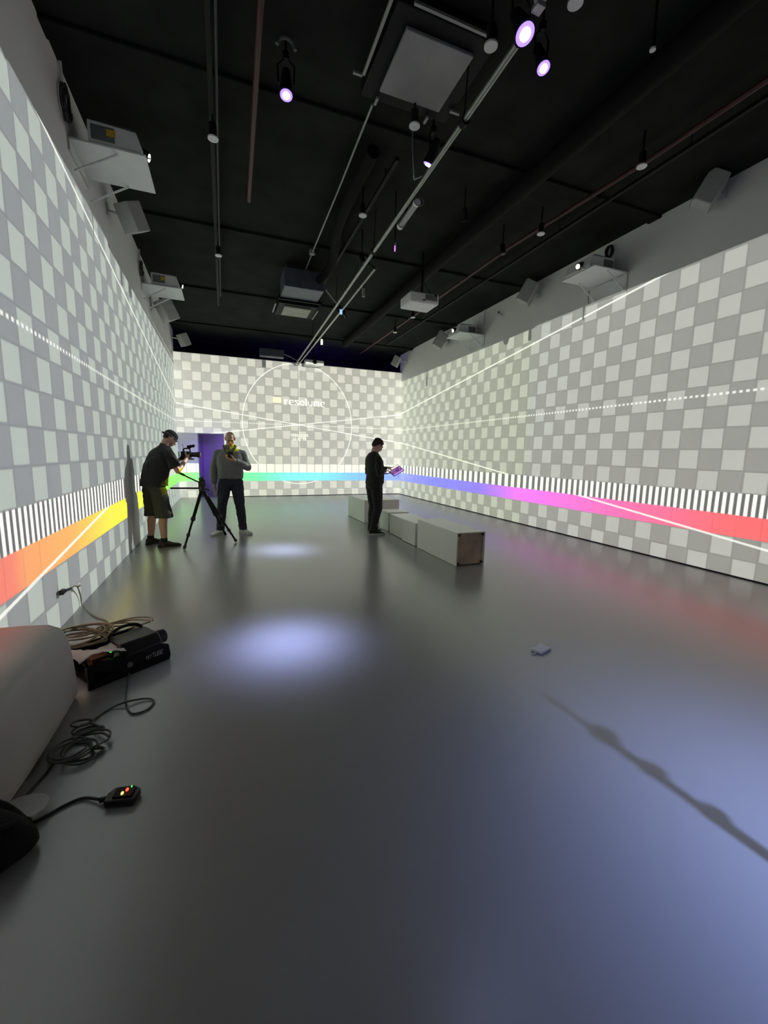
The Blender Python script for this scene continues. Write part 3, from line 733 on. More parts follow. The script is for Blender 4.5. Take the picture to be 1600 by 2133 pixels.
# black effect machine in an open frame (rz turns its long side along the floor edge seen in the photograph)
ez = math.atan2(3.07-2.80, -.45+.83)
t = thing('haze_machine', 'black frame-mounted machine with green light and pale lettering beside the bench', 'machine', (-.815, 2.815, 0), ez)
Lm, Wm = .50, .36
side = lambda y, n: [(0, y, 0), (Lm*.97, y, 0), (Lm, y, .02), (Lm, y, .10), (Lm*.86, y, .15), (Lm*.42, y, .13), (.06, y, .165), (0, y, .13)]
mb = MB()
for y0, y1 in ((0, .018),):
    out = [(0, .0), (.50, .0), (.51, .03), (.50, .11), (.44, .14), (.25, .135), (.20, .125), (.065, .165), (.0, .15)]
    hole = [(.035, .035), (.155, .055), (.035, .115)]
    # plate with triangular cut-out, built as strips around the hole
    V = []; Fc = []
    def strip(poly):
        n = len(poly); o = len(V)
        for yy in (y0, y1): V.extend([(x, yy, z) for x, z in poly])
        Fc.append(tuple(o+i for i in range(n))); Fc.append(tuple(o+n+i for i in reversed(range(n))))
        for i in range(n): Fc.append((o+i, o+(i+1) % n, o+n+(i+1) % n, o+n+i))
    strip([(0, 0), (.19, 0), (.155, .055), (.035, .035)]); strip([(0, 0), (.035, .035), (.035, .115), (0, .15)])
    strip([(0, .15), (.035, .115), (.155, .055), (.20, .125), (.065, .165)]); strip([(.19, 0), (.50, 0), (.51, .03), (.50, .11), (.44, .14), (.25, .135), (.20, .125), (.155, .055)])
mb.add(V, Fc)
obj('side_plate', mb, M['black'], t, smooth=False, bevel=.002)
obj('base_plate', MB().b2((.02, .018, .012), (.49, Wm-.018, .022)), M['black'], t, bevel=.002)
obj('side_plate', MB().rings([[(x, y, z) for x, z in ((0, 0), (.50, 0), (.51, .03), (.50, .13), (.42, .17), (.05, .17), (0, .15))] for y in (Wm-.018, Wm)]), M['black'], t, smooth=False, bevel=.002)
obj('body', MB().rings([[(x, y, z) for y, z in ((.03, .03), (.31, .03), (.325, .12), (.27, .185), (.09, .185), (.035, .13))] for x in (.22, .24, .46, .48)]), M['plastic'], t, bevel=.012)
obj('nozzle', MB().cyl((.48, .15, .12), (.545, .15, .12), .052, .048).cyl((.545, .15, .12), (.552, .15, .12), .040), M['plastic'], t)
hd = MB().tube(spline([(.20, .20, .14), (.24, .26, .20), (.34, .31, .215), (.44, .30, .20), (.47, .24, .14)]), .011, 8)
obj('handle', hd, M['black'], t)
obj('rear_handle', MB().tube(spline([(.01, .03, .15), (.0, .12, .175), (.0, .24, .175), (.01, .33, .165)]), .010, 8), M['black'], t)
obj('pump', MB().cyl((.14, .15, .06), (.19, .15, .06), .035).b2((.10, .20, .03), (.20, .28, .10)), M['brass'], t, bevel=.003)
obj('bottle', MB().rings([[(x, y, z) for x, y in ((.03, .03), (.20, .03), (.20, .14), (.03, .14))] for z in (.024, .10)]), M['black'], t, bevel=.012)
obj('status_light', MB().ell((.195, .15, .135), (.009, .005, .005)), G['green'], t)
obj('badge', MB().cyl((.24, -.0015, .07), (.24, .001, .07), .019, n=24), M['grey'], t)
obj('valve', MB().rings([[(x, y, .13) for x, y in ((.17, .06), (.215, .07), (.19, .10))], [(x, y, .15) for x, y in ((.18, .07), (.205, .075), (.19, .09))]]), mat('pale_wedge', (.45, .42, .28), .6), t, smooth=False)
ST = {'S': [((1, 1), (0, 1)), ((0, 1), (0, .5)), ((0, .5), (1, .5)), ((1, .5), (1, 0)), ((1, 0), (0, 0))], 'T': [((0, 1), (1, 1)), ((.5, 1), (.5, 0))],
      'U': [((0, 1), (0, 0)), ((0, 0), (1, 0)), ((1, 0), (1, 1))], 'R': [((0, 0), (0, 1)), ((0, 1), (1, 1)), ((1, 1), (1, .5)), ((1, .5), (0, .5)), ((.4, .5), (1, 0))],
      'B': [((0, 0), (0, 1)), ((0, 1), (.9, 1)), ((.9, 1), (.9, .5)), ((0, .5), (1, .5)), ((1, .5), (1, 0)), ((1, 0), (0, 0))],
      'E': [((0, 0), (0, 1)), ((0, 1), (1, 1)), ((0, .5), (.8, .5)), ((0, 0), (1, 0))], 'A': [((0, 0), (0, 1)), ((0, 1), (1, 1)), ((1, 1), (1, 0)), ((0, .5), (1, .5))]}
mb = MB(); x = .345
for ch in 'ATTUBE':
    h = .020 if ch in 'A' or x < .37 else .028
    for (a, b), (c, d) in ST[ch]:
        p = Vector((x+a*.013, -.0012, .062+b*h)); q_ = Vector((x+c*.013, -.0012, .062+d*h)); dd = (q_-p).normalized()*.0017
        mb.cyl(p-dd, q_+dd, .0018, n=6)
    x += .0195
obj('lettering', mb, M['ink'], t, smooth=False)
# crumpled white paper on top of it
t2 = thing('paper_sheet', 'crumpled white paper sheet lying on the black machine', 'paper', (-.815, 2.815, 0), ez)
V = []; n_ = 9; rnd = random.Random(11)
for i in range(n_):
    for j in range(n_):
        u, v = i/(n_-1), j/(n_-1); V.append((-.05+.28*u+rnd.uniform(-.006, .006), -.035+.24*v+.05*u*(1-v), (.240-.04*v)+.03*sin(4*u+2*v)*(1-.3*u)+rnd.uniform(-.008, .008)-.02*u-.03*(1-v)))
Fq = [(i*n_+j, (i+1)*n_+j, (i+1)*n_+j+1, i*n_+j+1) for i in range(n_-1) for j in range(n_-1)]
po = obj('sheet', MB().add(V, Fq), M['paper'], t2, ang=20); so = po.modifiers.new('s', 'SOLIDIFY'); so.thickness = .0015
# coils and cables
def loops(c, rad, n, m, wire, label, seed, squash=.75, zz=.02, name='cable_coil', lift=0.0):
    rnd = random.Random(seed); pts = []
    for k in range(n*14):
        a = 2*pi*k/14; turn = k//14
        rr = rad*(1+.14*sin(turn*2.1+seed)+.06*sin(2*a+turn)); ox, oy = .035*sin(turn*1.7+seed), .03*cos(turn*2.3)
        pts.append((rr*cos(a)+ox, rr*squash*sin(a)+oy, wire+lift+zz*(.5+.5*sin(a*.5+turn*1.3+seed))+rnd.uniform(0, .004)))
    o = obj(name, MB().tube(spline(pts, 2), wire, 6), m, loc=c, ang=80); tag(o, label, 'cable'); return o
loops((-.97, 3.20, 0), .17, 7, M['tan'], .0065, 'big tan cable coil heaped over the rear of the black machine', 5, .75, .06, lift=.175)
loops((-.76, 3.42, 0), .15, 4, M['tan'], .006, 'smaller tan cable loops right of the big tan coil', 8, .7, .04, lift=.12)
loops((-.71, 2.22, 0), .085, 6, M['gcable'], .0055, 'tangled dark cable heap on the floor in front of the bench', 2, 1.0, .03)
loops((-.735, 2.40, 0), .05, 3, M['gcable'], .0055, 'small knot of dark cable just above the cable heap', 6, .7, .03)
pipe_thing('floor_cable', 'grey cable looping on the floor from the machine to the cable heap', 'cable',
  spline([(-.63, 2.97, .012), (-.61, 2.78, .007), (-.58, 2.60, .007), (-.53, 2.48, .007), (-.46, 2.485, .007), (-.43, 2.555, .007), (-.46, 2.60, .009), (-.52, 2.605, .013), (-.585, 2.585, .02), (-.65, 2.57, .007), (-.70, 2.50, .007), (-.73, 2.43, .02)]), .0055, M['gcable'])
pipe_thing('floor_cable', 'thin dark cable running along the foot of the bench', 'cable', spline([(-.79, 2.20, .008), (-.80, 2.12, .006), (-.82, 2.04, .006), (-.83, 1.98, .01)]), .005, M['rubber'])
pipe_thing('floor_cable', 'dark cable from the pale dish to the small black box with red lights', 'cable', spline([(-.83, 1.82, .010), (-.74, 1.83, .007), (-.66, 1.88, .007), (-.60, 1.895, .008), (-.535, 1.855, .016)]), .006, M['rubber'])
t = thing('power_cable', 'grey cable with a black plug leaning from the left wall down to the floor', 'cable', (XL, 4.1, 0))
wl = lambda x, y, z: (x-XL, y-4.1, z)
obj('cord', MB().tube(spline([wl(XL+.05, 4.10, .29), wl(XL+.04, 4.28, .25), wl(XL+.02, 4.42, .12), wl(-1.27, 4.42, .01), wl(-1.11, 4.13, .007), wl(-.97, 3.95, .007), wl(-.93, 3.62, .02)]), .006, 8), M['tan'], t)
obj('plug', MB().box(wl(XL+.03, 3.97, .30), (.03, .06, .04)), M['plastic'], t, bevel=.006)
obj('plug_neck', MB().cyl(wl(XL+.035, 3.99, .30), wl(XL+.05, 4.11, .285), .014, .008), M['plastic'], t)
obj('clip', MB().box(wl(XL+.05, 4.30, .245), (.02, .05, .012)), M['tan'], t, bevel=.003)
# black box with leds
t = thing('signal_box', 'small black box with glowing red and amber lights on the floor', 'electronic box', (-.445, 1.835, 0), radians(-12)); t.scale = (.62, .8, .9)
obj('case', MB().rings([[(-.095, -.045, z), (.085, -.05, z), (.10, .03, z), (.04, .055, z), (-.07, .05, z), (-.10, .01, z)] for z in (.004, .038)]), M['plastic'], t, bevel=.006)
obj('top_cover', MB().b2((-.05, -.03, .038), (.07, .035, .046)), M['black'], t, bevel=.003)
obj('connector', MB().cyl((-.14, -.005, .018), (-.09, .0, .018), .013), M['plastic'], t)
obj('light', MB().ell((.005, -.012, .048), (.008, .010, .005)), G['amber'], t); obj('light', MB().ell((.024, .010, .048), (.009, .011, .005)), G['red'], t); obj('light', MB().ell((.042, .030, .0475), (.003, .006, .003)), G['green'], t)
# white adapter lying alone
t = thing('power_adapter', 'small flat white box lying alone on the open floor at right', 'adapter', (2.22, 2.345, 0), radians(18))
obj('case', MB().b2((-.07, -.045, .0), (.07, .045, .022)), M['white'], t, bevel=.006); obj('cable_stub', MB().tube(spline([(-.07, 0, .01), (-.10, -.01, .006), (-.12, .01, .006)]), .004, 6), M['white'], t)
# lamp stand just outside the picture on the right; its shadow crosses the floor
t = thing('light_stand', 'black light stand standing right of the camera', 'stand', (1.885, .06, 0))
obj('pole', MB().cyl((0, 0, .02), (0, 0, 1.50), .022).cyl((0, 0, 1.50), (0, 0, 1.95), .017).cyl((0, 0, 1.95), (0, 0, 2.24), .009), M['black'], t)
for z, r in ((.95, .036), (1.47, .036), (1.74, .034), (1.97, .040)): obj('collar', MB().ell((.01, 0, z), (r, r*.8, .05)), M['plastic'], t)
for k in range(3):
    a = 2*pi*k/3+.5; obj('leg', MB().tube([(0, 0, .55), (.20*cos(a), .20*sin(a), .28), (.40*cos(a), .40*sin(a), .012)], .011, 8), M['black'], t)

# ------------------------------------------------------------------ tripod
t = thing('tripod', 'black camera tripod standing between the two men, legs spread', 'tripod', (-.30, 7.12, 0))
b0 = Vector((-.30, 7.12, 0)); hub = Vector((-.345, 7.12, .86)) - b0
feet = [Vector((-.60, 6.66, .012))-b0, Vector((.14, 6.97, .012))-b0, Vector((-.02, 7.62, .012))-b0]
obj('hub', MB().cyl(hub+Vector((0, 0, -.09)), hub+Vector((0, 0, .05)), .042, .055), M['plastic'], t)
obj('pan_head', MB().b2(hub+Vector((-.05, -.045, .05)), hub+Vector((.055, .045, .13))).cyl(hub+Vector((-.03, 0, .13)), hub+Vector((.04, 0, .16)), .045), M['plastic'], t, bevel=.008)
for f in feet:
    l_ = obj('leg', MB().cyl(hub+(f-hub)*.03, hub+(f-hub)*.52, .026, .024).cyl(hub+(f-hub)*.50, hub+(f-hub)*.97, .017, .015), M['black'], t)
    obj('leg_lock', MB().cyl(hub+(f-hub)*.49, hub+(f-hub)*.54, .034, .034), M['plastic'], l_); obj('rubber_foot', MB().cyl(hub+(f-hub)*.955, f, .024, .020), M['dsole'], l_)
    obj('leg_lock', MB().cyl(hub+(f-hub)*.76, hub+(f-hub)*.80, .026, .026), M['plastic'], l_)
obj('pan_handle', MB().tube([hub+Vector((-.03, 0, .10)), hub+Vector((-.20, .0, .19)), hub+Vector((-.34, 0, .27))], .011, 10).cyl(hub+Vector((-.24, 0, .215)), hub+Vector((-.36, 0, .28)), .017), M['black'], t)
obj('brace_bar', MB().cyl(hub+Vector((0, 0, .012)), hub+Vector((-.45, .02, .016)), .013), M['black'], t)
obj('crank', MB().cyl(hub+Vector((.04, 0, .0)), hub+Vector((.09, -.02, -.01)), .012).ell(hub+Vector((.095, -.02, -.01)), .02), M['plastic'], t)

# ------------------------------------------------------------------ people
from mathutils import noise
def fused(name, mb, material, parent, voxel=.007, smooth=4, fold=0.0, fscale=(9, 9, 5), mats=None):
    """union of overlapping limbs as one continuous surface"""
    me = bpy.data.meshes.new(name+'_src'); me.from_pydata([tuple(v) for v in mb.v], [], mb.f)
    bm = bmesh.new(); bm.from_mesh(me); bmesh.ops.recalc_face_normals(bm, faces=bm.faces); bm.to_mesh(me); bm.free()
    tmp = bpy.data.objects.new('tmp', me); COL.objects.link(tmp)
    r = tmp.modifiers.new('r', 'REMESH'); r.mode = 'VOXEL'; r.voxel_size = voxel
    if smooth:
        s_ = tmp.modifiers.new('s', 'SMOOTH'); s_.iterations = smooth; s_.factor = .5
    dg = bpy.context.evaluated_depsgraph_get(); dg.update()
    out = bpy.data.meshes.new_from_object(tmp.evaluated_get(dg)); out.name = name
    bpy.data.objects.remove(tmp); bpy.data.meshes.remove(me)
    if fold:
        nrm = [v.normal.copy() for v in out.vertices]
        for v, n in zip(out.vertices, nrm):
            p = Vector((v.co.x*fscale[0], v.co.y*fscale[1], v.co.z*fscale[2]))
            f = noise.noise(p)*.7 + noise.noise(p*2.3)*.4
            v.co += n*(fold*f)
    for p in out.polygons: p.use_smooth = True
    out.materials.clear(); out.materials.append(material)
    o = bpy.data.objects.new(name, out); COL.objects.link(o); o.parent = parent
    return o

def add_hand(mb, wrist, fwd, palm, thumb, curl=.5, k=1.0, spread=1.0, curls=None):
    """wrist, direction of the fingers, palm normal, thumb side (+1/-1): palm, four fingers and thumb"""
    w = Vector(wrist); f = Vector(fwd).normalized(); p = Vector(palm); p = (p - f*p.dot(f)).normalized(); s = f.cross(p)*thumb
    P = lambda a, b, c: w + (f*a + s*b + p*c)*k
    for b, L in ((.026, .088), (.009, .092), (-.009, .087), (-.025, .078)):
        mb.cap(P(.0, b*.55, 0), .014*k, P(L, b, 0), .0115*k)
    lens = [(.042, .026, .020), (.047, .030, .021), (.043, .028, .020), (.033, .021, .017)]
    for i, (b, L) in enumerate(((.029, .088), (.0095, .092), (-.010, .087), (-.029, .078))):
        c = (curls[i] if curls else curl)
        pos = Vector((L, b, 0)); a = .25*c; r = (.0092, .0095, .009, .0078)[i]
        sp = b*.9*spread
        for q_, ln in enumerate(lens[i]):
            nx = pos + Vector((cos(a)*ln, sp*.35*ln/.04*.04, sin(a)*ln))
            mb.cap(P(*pos), r*(1-.1*q_)*k, P(*nx), r*(.92-.1*q_)*k); pos = nx; a += c*(.95 if q_ == 0 else .7)
    a0 = Vector((.022, .024, .006)); a1 = Vector((.052, .050, .022)); a2 = Vector((.080, .056, .036+.01*curl)); a3 = Vector((.102, .052, .046+.02*curl))
    mb.cap(P(*a0), .016*k, P(*a1), .0125*k); mb.cap(P(*a1), .0118*k, P(*a2), .0102*k); mb.cap(P(*a2), .010*k, P(*a3), .0082*k)

def add_head(mb, c, R, k=1.0):
    """c centre of skull, R orientation (x right, y forward, z up)"""
    T = lambda x, y, z: Vector(c) + R @ (Vector((x, y, z))*k)
    E = lambda p, r: mb.ell(T(*p), tuple(q*k for q in r), 20, 14, R)
    E((0, -.012, .018), (.074, .094, .090)); E((0, .012, -.030), (.064, .074, .078))
    E((0, .044, -.082), (.040, .040, .030)); E((0, .030, -.060), (.054, .050, .045))          # jaw, chin
    E((0, .078, .018), (.050, .018, .018))                                                      # brow
    mb.cap(T(0, .084, .008), .009*k, T(0, .104, -.028), .0135*k)                                 # nose
    for s in (-1, 1):
        mb.ell(T(.013*s, .092, -.030), (.009*k, .010*k, .008*k), 10, 8)                          # nostril wing
        E((.034*s, .062, -.018), (.022, .022, .024))                                            # cheek
        E((.076*s, -.004, -.010), (.009, .020, .031)); E((.080*s, -.010, .006), (.008, .013, .014))  # ear
    E((0, .082, -.056), (.024, .012, .007)); E((0, .080, -.066), (.021, .011, .007))          # lips
    return T

def human(root, p):
    g = p.get; k = 1.0
    body = MB()
    tor = p['torso']                                  # list of (centre, half width, half depth)
    body.loft(tor, 28, 2.3)
    A = p['arms']; Lg = p['legs']
    for s in (0, 1):
        sh, el, wr = (Vector(v) for v in A[s][:3])
        body.cap(Vector(tor[-3][0])+Vector((.07*(1 if s else -1), 0, .005)), .058, sh, .052)
        mid = sh.lerp(el, .4); body.chain([(sh, .054), (mid, .047), (el, .038)])
        m2 = el.lerp(wr, .3); body.chain([(el, .038), (m2, .041), (wr, .0265)])
        hd = A[s][3]; body.cap(wr, .0265, wr + Vector(hd['fwd']).normalized()*.02, .020)
        add_hand(body, wr + Vector(hd['fwd']).normalized()*.012, hd['fwd'], hd['palm'], hd['thumb'], hd.get('curl', .5), 1.0, 1.0, hd.get('curls'))
        hp, kn, an, toe = (Vector(v) for v in Lg[s])
        body.chain([(hp, .092), (hp.lerp(kn, .45), .078), (kn, .056)])
        cf = kn.lerp(an, .32) + Vector((0, -.015, 0)); body.chain([(kn, .055), (cf, .059), (an, .038)])
        body.chain([(an, .038), (an+Vector((0, -.02, -.045)), .027)]); body.chain([(an-Vector((0, 0, .03)), .030), (Vector((an.x*.45+toe.x*.55, an.y*.45+toe.y*.55, .040)), .022), (Vector((toe.x, toe.y, .034)), .018)])
    neck0, hc = Vector(p['neck']), Vector(p['head']); R = Euler(p['head_rot'], 'XYZ').to_matrix()
    body.cap(neck0, .062, hc + R @ Vector((0, -.025, -.055)), .055)
    T = add_head(body, hc, R)
    bo = fused('body', body, p['skin'], root, .0052, 3)
    for s in (-1, 1):
        e = MB().ell(T(.031*s, .0795, -.004), (.0125, .007, .0065), 12, 8, R); obj('eye', e, M['eye'], root)
    brow = MB()
    for s in (-1, 1): brow.tube([T(.014*s, .097, .016), T(.034*s, .092, .021), T(.050*s, .078, .014)], .003, 6)
    obj('eyebrows', brow, p.get('hairmat', M['hair']), root)
    obj('mouth', MB().tube([T(-.021, .0885, -.061), T(0, .0955, -.060), T(.021, .0885, -.061)], .0035, 6), M['lip'], root)
    return bo, T, R

def trousers(root, p, m, name='trousers', grow=.022, hem=0.0, knee=1.0, waist=0.99, flare=None, fold=.010):
    mb = MB(); tor = p['torso']
    secs = [(Vector(c), rx+grow*.6, ry+grow*.6) for c, rx, ry in tor if c[2] <= waist+.02]
    if secs[-1][0].z < waist: secs.append((Vector((secs[-1][0].x, secs[-1][0].y, waist)), secs[-1][1], secs[-1][2]))
    mb.loft(secs, 28)
    for hp, kn, an, toe in p['legs']:
        hp, kn, an = Vector(hp), Vector(kn), Vector(an)
        if hem > .3:                                   # shorts: wide straight legs ending over the knee
            end = hp.lerp(kn, (hp.z-hem)/(hp.z-kn.z)); 
            d = (end-hp).normalized(); rs = []
            for tt, r in ((-.03, .100), (.12, .112), (.5, .112), (.9, .118), (1.0, .120)):
                c = hp + (end-hp)*tt; rs.append([c+Vector((r*cos(2*pi*i/24), r*1.02*sin(2*pi*i/24), 0)) for i in range(24)])
            mb.rings(rs)
        else:
            mb.chain([(hp, .092+grow), (hp.lerp(kn, .5), .080+grow), (kn, .060+grow)])
            mb.chain([(kn, .060+grow), (kn.lerp(an, .35)+Vector((0, -.012, 0)), .060+grow), (an+Vector((0, -.005, .03)), .046+grow*.9)])
            rs = []
            for tt, r in ((.80, .055+grow*.7), (1.0, .056+grow*.8)):
                c = kn.lerp(an+Vector((0, -.005, -.012)), tt); rs.append([c+Vector((r*cos(2*pi*i/20), r*1.12*sin(2*pi*i/20), 0)) for i in range(20)])
            mb.rings(rs)
    return fused(name, mb, m, root, .0085, 3, fold, (10, 10, 16))

def top(root, p, m, name, grow=.018, bottom=.95, sleeve=1.0, cuff=.045, upper=.066, loose=.0, fold=.010, hem_w=None, collar=False, neck_r=.07):
    mb = MB(); tor = [(Vector(c), rx, ry) for c, rx, ry in p['torso'] if c[2] > bottom-.001]
    prev = [(Vector(c), rx, ry) for c, rx, ry in p['torso'] if c[2] <= bottom-.001][-1]
    n0 = tor[0]; tt = (bottom-prev[0].z)/(n0[0].z-prev[0].z)
    first = (prev[0].lerp(n0[0], tt), (hem_w or prev[1]*(1-tt)+n0[1]*tt)+loose, prev[2]*(1-tt)+n0[2]*tt+loose)
    secs = [(first[0], first[1]+grow, first[2]+grow)] + [(c, rx+grow+loose*.6*(1 if c.z < 1.3 else .2), ry+grow+loose*.6*(1 if c.z < 1.3 else .2)) for c, rx, ry in tor[:-1]]
    last = tor[-1]; secs.append((last[0]+Vector((0, 0, .005)), last[1]+.008, last[2]+.008))
    mb.loft(secs, 32)
    for s in (0, 1):
        sh, el, wr = (Vector(v) for v in p['arms'][s][:3])
        mb.cap(Vector(p['torso'][-3][0])+Vector((.06*(1 if s else -1), 0, .004)), .070, sh, upper*.9)
        if sleeve < 1:
            end = sh.lerp(el, .78); mb.cap(sh, upper*.92, sh.lerp(el, .5), upper*1.0)
            d = (end-sh).normalized(); mb.cyl(sh.lerp(el, .2), end, upper*.98, upper*1.06, 22)
        else:
            mb.chain([(sh, upper*.9), (sh.lerp(el, .5), upper*.92), (el, upper*.84)])
            d = (wr-el).normalized(); mb.chain([(el, upper*.84), (el.lerp(wr, .5), upper*.76)]); mb.cyl(el.lerp(wr, .4), wr-d*.008, upper*.76, cuff, 20)
    if collar: mb.cap(Vector(p['neck'])+Vector((0, 0, -.02)), neck_r, Vector(p['neck'])+Vector((0, .005, .015)), neck_r*.95)
    return fused(name, mb, m, root, .008, 3, fold, (9, 9, 9))

def shoe(root, an, toe, m, sole, L=.30, name='shoe', ankle=.0):
    an, toe = Vector(an), Vector(toe); d = Vector((toe.x-an.x, toe.y-an.y, 0)).normalized(); s = Vector((d.y, -d.x, 0))
    base = Vector((an.x, an.y, 0)); mb = MB(); so = MB()
    P = lambda a, b, z: base + d*a + s*b + Vector((0, 0, z))
    prof = [(-.085, .020, .060), (-.070, .034, .085+ankle), (-.03, .039, .098+ankle), (.02, .041, .098+ankle*.4), (.07, .046, .075), (.12, .050, .058), (.17, .046, .048), (.200, .034, .040), (.214, .014, .028)]
    rs = []
    for a, w, h in prof:
        row = []
        for i in range(16):
            th = 2*pi*i/16; row.append(P(a, w*math.copysign(abs(cos(th))**.8, cos(th)), .024+(h-.024)*(.5+.5*sin(th))))
        rs.append(row)
    mb.rings(rs)
    o = obj(name, mb, m, root, ang=70, sub=1)
    out = [(-.094, .012), (-.080, .032), (-.02, .041), (.05, .045), (.12, .053), (.17, .048), (.205, .034), (.222, .010)]
    ring = [(a, w) for a, w in out] + [(a, -w) for a, w in reversed(out)]
    so.rings([[P(a, w, z) for a, w in ring] for z in (.001, .014, .030)])
    obj('sole', so, sole, o, ang=50)
    la = MB()
    for q_ in range(4): la.tube([P(.035+.022*q_, -.020, .088-.008*q_), P(.040+.022*q_, 0, .096-.009*q_), P(.035+.022*q_, .020, .088-.008*q_)], .003, 6)
    obj('laces', la, M['paper'] if sole is M['sole'] and m is M['shoew'] else m, o)
    return o

def cap_of(pts_fn, R, c): pass

# --- man in black with the tablet (faces right)
P3 = dict(skin=M['skin2'],
 torso=[((0, .00, .84), .11, .10), ((0, .0, .90), .16, .128), ((0, .012, .97), .16, .130), ((0, .022, 1.10), .148, .124), ((0, .012, 1.22), .158, .128), ((0, -.004, 1.33), .168, .122), ((0, -.018, 1.395), .145, .102), ((0, -.02, 1.445), .095, .078), ((0, -.02, 1.485), .062, .058)],
 neck=(0, -.012, 1.47), head=(0, .066, 1.612), head_rot=(radians(-32), 0, 0),
 arms=[((-.175, -.02, 1.37), (-.235, .00, 1.12), (-.11, .215, 1.10), dict(fwd=(.55, .8, .02), palm=(0, 0, 1), thumb=-1, curl=.35)),
       ((.175, -.02, 1.37), (.225, -.03, 1.12), (.125, .175, 1.215), dict(fwd=(-.35, .85, .1), palm=(-.2, .1, -1), thumb=-1, curls=[.15, .8, 1.0, 1.1]))],
 legs=[((-.085, .0, .88), (-.105, .045, .49), (-.115, .03, .085), (-.135, .17, .035)), ((.085, .0, .88), (.105, .03, .49), (.105, -.06, .085), (.135, .08, .035))])
r3 = thing('person', 'man in black clothes and black shoes looking down at a lit tablet', 'person', (2.53, 7.07, 0), radians(-80))
bo, T3, R3 = human(r3, P3)
trousers(r3, P3, M['blackcloth'], grow=.020, waist=1.0)
top(r3, P3, M['blackcloth'], 'sweatshirt', grow=.020, bottom=.93, cuff=.038, upper=.070, loose=.006, collar=True, neck_r=.066)
shoe(r3, P3['legs'][0][2], P3['legs'][0][3], M['shoeb'], M['sole']); shoe(r3, P3['legs'][1][2], P3['legs'][1][3], M['shoeb'], M['sole'])
def hair_short(root, T, R, m, full=True):
    mb = MB(); rnd = random.Random(4)
    mb.ell(T(0, -.022, .036), (.083, .098, .088), 22, 16, R)
    mb.ell(T(0, -.066, -.012), (.066, .052, .062), 18, 12, R)
    for k in range(42):
        a = rnd.uniform(0, 2*pi); r = rnd.uniform(.2, 1)**.5; x, y = .070*r*cos(a), -.018+.085*r*sin(a)
        z = .040+.080*math.sqrt(max(0, 1-(r*.92)**2)); mb.ell(T(x, y, z), (.017, .018, .013), 8, 6, R)
    for k in range(9): mb.ell(T(-.05+.0125*k, .066-.0012*(k-4)**2, .074), (.014, .017, .014), 8, 6, R)
    for s in (-1, 1): mb.ell(T(.073*s, .012, .012), (.010, .020, .030), 10, 8, R)
    return fused('hair', mb, m, root, .005, 1, .006, (45, 45, 45))
hair_short(r3, T3, R3, M['hair'])
# tablet held in his hands
tb = thing('tablet', 'slim tablet with bright pink and white screen in the man\'s hands', 'tablet', (2.925, 7.00, 1.175), 0)
Rt = Euler((radians(38), radians(-24), radians(18))).to_matrix().to_4x4()
obj('case', MB().box((0, 0, -.006), (.27, .19, .010)).xf(Rt), M['plastic'], tb, bevel=.004)
obj('screen', MB().box((0, 0, .0005), (.245, .170, .002)), G['screen'], tb, smooth=False).matrix_local = Rt

# --- bald man in the grey half-zip top (faces the camera)
P2 = dict(skin=M['skin'],
 torso=[((0, .00, .84), .11, .095), ((0, .0, .90), .165, .118), ((0, .01, .98), .168, .122), ((0, .02, 1.10), .168, .125), ((0, .015, 1.22), .175, .128), ((0, .0, 1.32), .178, .122), ((0, -.012, 1.39), .150, .102), ((0, -.014, 1.445), .100, .080), ((0, -.012, 1.485), .066, .062)],
 neck=(0, -.008, 1.47), head=(-.01, .064, 1.618), head_rot=(radians(-30), 0, radians(4)),
 arms=[((-.185, -.015, 1.365), (-.275, -.005, 1.145), (-.085, .205, 1.262), dict(fwd=(.9, .35, .2), palm=(.1, -.3, 1), thumb=-1, curl=.9)),
       ((.185, -.015, 1.365), (.262, -.03, 1.10), (.262, .035, .855), dict(fwd=(-.03, .1, -1), palm=(-1, 0, 0), thumb=-1, curl=.35))],
 legs=[((-.092, .0, .88), (-.135, .03, .49), (-.175, .0, .085), (-.265, .12, .035)), ((.092, .0, .88), (.150, .03, .49), (.195, -.01, .085), (.285, .11, .035))])
r2 = thing('person', 'bald man in a grey half-zip top, jeans and white trainers, phone in hand', 'person', (.095, 7.72, 0), radians(178)); r2.scale = (1.035,)*3
bo, T2, R2 = human(r2, P2)
trousers(r2, P2, M['jeans'], 'jeans', grow=.018, waist=.99)
top(r2, P2, M['blackcloth'], 't_shirt', grow=.010, bottom=.905, sleeve=.5, upper=.060, fold=.004, collar=True, neck_r=.067)
top(r2, P2, M['hoodie'], 'half_zip_top', grow=.026, bottom=.955, cuff=.040, upper=.079, loose=.012, fold=.013)
cl = MB().tube(spline([(-.020, .150, 1.315), (-.045, .128, 1.38), (-.082, .075, 1.455), (-.098, .0, 1.492), (-.070, -.075, 1.505), (0, -.098, 1.508), (.070, -.075, 1.505), (.098, .0, 1.492), (.082, .075, 1.455), (.045, .128, 1.38), (.020, .150, 1.315)], 5), .015, 10)
obj('collar', cl, M['hoodin'], r2, ang=60)
obj('zip_opening', MB().rings([[(-.004, .148, 1.285), (.004, .148, 1.285), (.004, .158, 1.285), (-.004, .158, 1.285)], [(-.045, .095, 1.44), (.045, .095, 1.44), (.045, .128, 1.44), (-.045, .128, 1.44)]]), M['blackcloth'], r2, sub=1)
obj('belt', MB().loft([((0, .0, .935), .184, .138), ((0, .0, .962), .184, .138)], 28), M['blackcloth'], r2)
shoe(r2, P2['legs'][0][2], P2['legs'][0][3], M['shoew'], M['sole']); shoe(r2, P2['legs'][1][2], P2['legs'][1][3], M['shoew'], M['sole'])
bd = MB()
for a in range(9):
    x = -.052+.013*a; bd.ell(T2(x, .062-.0024*abs(a-4)**2, -.092+.005*abs(a-4)), (.010, .011, .014), 8, 6, R2)
